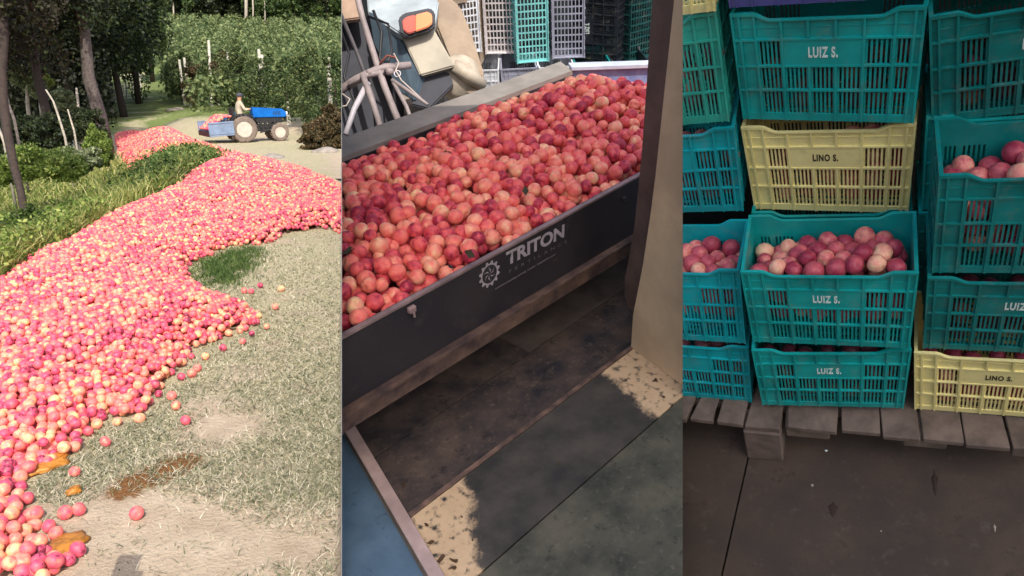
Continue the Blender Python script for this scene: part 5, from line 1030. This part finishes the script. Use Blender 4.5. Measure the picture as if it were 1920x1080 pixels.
# tan boards lying right of the crates, green box on them
TB = mat('tan_boards', (.52, .36, .22), .8, noise=.35, nscale=5, bump=.3)
bs = empty('board_pile', M2); tag(bs, 'tan sawn boards lying beyond the trailer end beside the dark strip', 'board pile')
for k in range(12):
    u0, v0 = 1150, 128 - k * 15.5; a_, c_ = l2(u0 - 30, v0 + 6, .02), l2(1262, v0 - 4, .02); d_ = l2(1262, v0 - 18, .02); e_ = l2(u0 - 30, v0 - 8, .02)
    b = BM(); prism(b, [tuple(a_), tuple(c_), tuple(d_), tuple(e_)], (0, 0, .05 + .012 * (k % 2))); link('board', bm_mesh('board', b), TB, bs)
q = rel2(1188, 48, 7.4); b = BM(); box(b, (0, 0, 0), (.30, .26, .22), bev=.015); box(b, (0, 0, .115), (.33, .29, .03), bev=.006); o = link('tool_box', bm_mesh('tool_box', b), mat('olive_box_paint', (.10, .11, .06), .7, noise=.3), M=M2 @ Matrix.Translation(q) @ Matrix.Rotation(-vy + .5, 4, 'Z')); tag(o, 'olive lidded box sticking out beside the dark green crate', 'box')
# ---- parked tractor behind the far rail
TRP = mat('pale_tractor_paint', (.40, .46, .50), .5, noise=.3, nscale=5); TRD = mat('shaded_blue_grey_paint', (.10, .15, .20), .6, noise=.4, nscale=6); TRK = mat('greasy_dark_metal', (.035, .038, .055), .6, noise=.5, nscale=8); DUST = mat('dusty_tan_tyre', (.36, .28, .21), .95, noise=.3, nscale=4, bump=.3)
PNK = mat('dull_pink_steel', (.33, .27, .27), .6, noise=.35, nscale=8)
tk = empty('parked_tractor', M2); tag(tk, 'dusty pale blue tractor seen from behind over the far rail', 'tractor')
def poly2(nm, px, D, thick, m, par=tk, bev=.01, cutp=True):
    p = [rel2(u, v, d if d else D) for u, v, d in [(x + (0,))[:3] for x in px]]
    n = (p[1] - p[0]).cross(p[2] - p[0]).normalized(); vd = (p[0] - Vector((0, 0, 2.3))).normalized(); n = n if n.dot(vd) > 0 else -n
    b = BM(); prism(b, [tuple(x) for x in p], tuple(n * thick))
    if bev: bmesh.ops.bevel(b, geom=b.edges[:], offset=bev, segments=2, affect='EDGES')
    o = link(nm, bm_mesh(nm, b), m, par); cut(o, N12, True, False); return o
poly2('fender_rear_face', [(753, 68), (812, 52), (853, 124), (788, 142)], 5.55, .10, mat('sandy_fender_paint', (.44, .40, .32), .6, noise=.3, nscale=4))
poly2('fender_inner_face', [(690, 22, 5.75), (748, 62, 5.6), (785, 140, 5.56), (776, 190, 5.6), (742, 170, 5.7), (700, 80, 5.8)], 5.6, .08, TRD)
poly2('fender_top', [(685, -40, 5.9), (830, -40, 5.9), (815, 48, 5.52), (750, 63, 5.54), (690, 24, 5.8)], 5.7, .06, TRP)
poly2('tail_lamp_housing', [(746, 34), (757, 24), (806, 14), (815, 22), (815, 46), (806, 56), (762, 70), (750, 62)], 5.46, .05, TRK)
poly2('tail_lamp', [(754, 38), (762, 31), (778, 27), (778, 59), (765, 63), (756, 56)], 5.44, .04, mat('red_lamp_glass', (.55, .09, .06), .3), bev=.006); poly2('indicator_lamp', [(779, 27), (802, 21), (810, 27), (810, 44), (802, 51), (779, 59)], 5.44, .04, mat('orange_lamp_glass', (.80, .25, .09), .3), bev=.006)
poly2('bracket', [(788, 146), (842, 126), (850, 160), (805, 205), (770, 196)], 5.62, .05, TRK)
poly2('body_panel', [(620, 40), (700, 30), (745, 175), (740, 290), (620, 300)], 6.1, .4, TRK); poly2('tan_cover', [(600, -60), (664, -60), (676, 34), (600, 44)], 5.85, .08, mat('tan_cover_cloth', (.46, .32, .24), .9, noise=.3))
poly2('mud_flap', [(813, -30), (862, 10), (884, 62), (908, 140), (900, 182), (872, 178), (855, 120), (816, 50)], 5.72, .09, DUST, bev=.02)
wc = rel2(853, 155, 5.95); dn = (wc - Vector((0, 0, 2.3))).normalized()
b = BM(); lathe(b, [(.001, -.10), (.20, -.10), (.24, -.16), (.36, -.17), (.42, -.11), (.42, .11), (.36, .17), (.24, .16), (.20, .1), (.001, .1)], 36)
for k in range(20): a_ = 2 * PI * k / 20; box(b, (.43 * math.cos(a_), .05 * (-1) ** k, .43 * math.sin(a_)), (.04, .16, .05), Matrix.Rotation(-a_, 3, 'Y'), bev=.008)
whl = link('wheel', bm_mesh('wheel', b), DUST, tk, Matrix.Translation(rel2(838, 60, 6.25)) @ Matrix.Rotation(-vy + .95, 4, 'Z'))
b = BM(); lathe(b, [(.0001, -.06), (.10, -.06), (.14, -.04), (.17, .02), (.17, .05), (.0001, .06)], 26); tube(b, [(-.05, -.05, .12), (.05, -.06, .04), (.16, -.05, -.06)], [.05, .055, .05], 8); link('hub', bm_mesh('hub', b, True), mat('pale_cast_iron', (.50, .43, .34), .7, noise=.4, nscale=8), tk, Matrix.Translation(rel2(862, 148, 5.72)) @ Matrix.Rotation(-vy + .3, 4, 'Z'))
# linkage rods standing in front of it
def rod(nm, px, r, m, par): b = BM(); tube(b, [tuple(rel2(u, v, d)) for u, v, d in px], [q * 5.2 / FOC for q in (r if hasattr(r, '__len__') else [r] * len(px))], 10); o = link(nm, bm_mesh(nm, b, True), m, par); cut(o, N12, True, False); return o
rk = empty('linkage_frame', M2); tag(rk, 'dull pink steel linkage rods crossing in front of the parked tractor', 'linkage')
rod('main_rod', [(664, -30, 5.4), (680, 35, 5.38), (705, 115, 5.34), (722, 165, 5.3), (752, 240, 5.2)], [6, 6, 6.5, 7, 7], PNK, rk)
rod('cross_bar', [(652, 158, 5.28), (690, 140, 5.3), (738, 134, 5.34)], [5, 6, 5], PNK, rk)
rod('left_leg', [(690, 155, 5.26), (664, 205, 5.2), (648, 252, 5.12)], [6, 5.5, 5], mat('pale_rod_paint', (.50, .46, .50), .5, noise=.2), rk)
rod('middle_leg', [(680, 140, 5.26), (698, 190, 5.2), (714, 240, 5.15)], [6, 6, 6], PNK, rk); rod('top_link', [(630, 175, 5.35), (668, 150, 5.33), (715, 128, 5.33), (770, 122, 5.4)], [8, 9, 9, 7], PNK, rk); rod('second_rod', [(636, 20, 5.5), (668, 95, 5.45), (700, 180, 5.35), (706, 245, 5.3)], [4, 4, 4, 4], mat('dark_rod_paint', (.09, .08, .09), .6, noise=.3), rk)
HOSE = mat('black_hose', (.015, .015, .018), .5); HOSE2 = mat('pale_cord', (.5, .42, .38), .8)
for px_, r__, m__ in [([(700, 20, 5.5), (716, 60, 5.45), (712, 110, 5.4), (735, 150, 5.35), (742, 200, 5.3)], 3, HOSE), ([(690, 30, 5.5), (728, 45, 5.45), (735, 95, 5.4), (720, 140, 5.3)], 2.5, HOSE), ([(640, 60, 5.5), (655, 100, 5.4), (645, 145, 5.35), (665, 190, 5.3), (650, 235, 5.25)], 2.5, HOSE), ([(640, 175, 5.22), (656, 186, 5.2), (650, 198, 5.2), (640, 200, 5.2)], 1.6, HOSE2), ([(738, 100, 5.3), (748, 118, 5.3), (742, 132, 5.3), (752, 150, 5.28), (790, 185, 5.2)], 1.4, HOSE2), ([(712, 120, 5.3), (726, 104, 5.3), (742, 108, 5.3)], 2.2, mat('rust_bit', (.20, .06, .04), .8))]:
    rod('hose', px_, r__, m__, rk)
rod('drag_link', [(735, 150, 5.3), (765, 170, 5.25), (802, 196, 5.15)], [4, 3.5, 3], PNK, rk); rod('brace_link', [(738, 155, 5.3), (762, 200, 5.2), (775, 235, 5.15)], [4, 4, 4], PNK, rk)
for (u, v, r) in [(693, 136, 7), (730, 134, 7.5)]:
    b = BM(); bmesh.ops.create_icosphere(b, subdivisions=3, radius=r * 5.3 / FOC); o = link('knuckle', bm_mesh('knuckle', b, True), PNK, rk, Matrix.Translation(rel2(u, v, 5.3)))
b = BM(); r_ = [(745 + 6 * math.cos(t), 138 + 6 * math.sin(t), 5.3) for t in np.linspace(0, 2 * PI, 12)]; tube(b, [tuple(rel2(*x)) for x in r_], .004, 6, cap=False); link('lock_ring', bm_mesh('lock_ring', b, True), mat('bright_ring', (.6, .55, .6), .4), rk)

# ---- party sheet between track and shed, unseen roof added to shade both sheds
SHT = mat('weathered_sheet_metal', (.34, .35, .36), .55, noise=.3, nscale=4)
poly = [w1(640, 1125, 2.70), w1(640, -260, 2.70), w1(640, -260, 11.0), w1(640, 24, 11.0)]
b = BM(); prism(b, [tuple(p) for p in poly], tuple(N12 * .002)); o = link('party_wall', bm_mesh('party_wall', b), SHT); tag(o, 'thin sheet metal wall between the track and the trailer shed', kind='structure')
def xl(y, z): return EYE[0] - (N12[1] * y + N12[2] * (z - EYE[2])) / N12[0]
RZ_ = 5.3; RY0, RY1 = -2.5, 1.75
b = BM(); prism(b, [(xl(RY0, RZ_), RY0, RZ_), (3.9, RY0, RZ_), (3.9, RY1, RZ_), (xl(RY1, RZ_), RY1, RZ_)], (0, 0, .05)); o = link('shed_roof', bm_mesh('shed_roof', b), mat('roof_sheet', (.55, .55, .53), .6, noise=.2)); tag(o, 'unseen roof sheet added to keep sun off the trailer and crate store', kind='structure')
for k, (x, y) in enumerate([(xl(RY0, 0) + .3, RY0 + .1), (3.8, RY0 + .1), (3.8, RY1 - .1)]):
    b = BM(); box(b, (x, y, RZ_ / 2), (.14, .14, RZ_ - .004), bev=.01); tag(link('roof_post', bm_mesh('roof_post', b), WOOD), ['wooden post of the added shade roof behind the camera', 'wooden post of the added shade roof at the back corner of the crate store', 'wooden post of the added shade roof outside the crate store'][k], 'post')
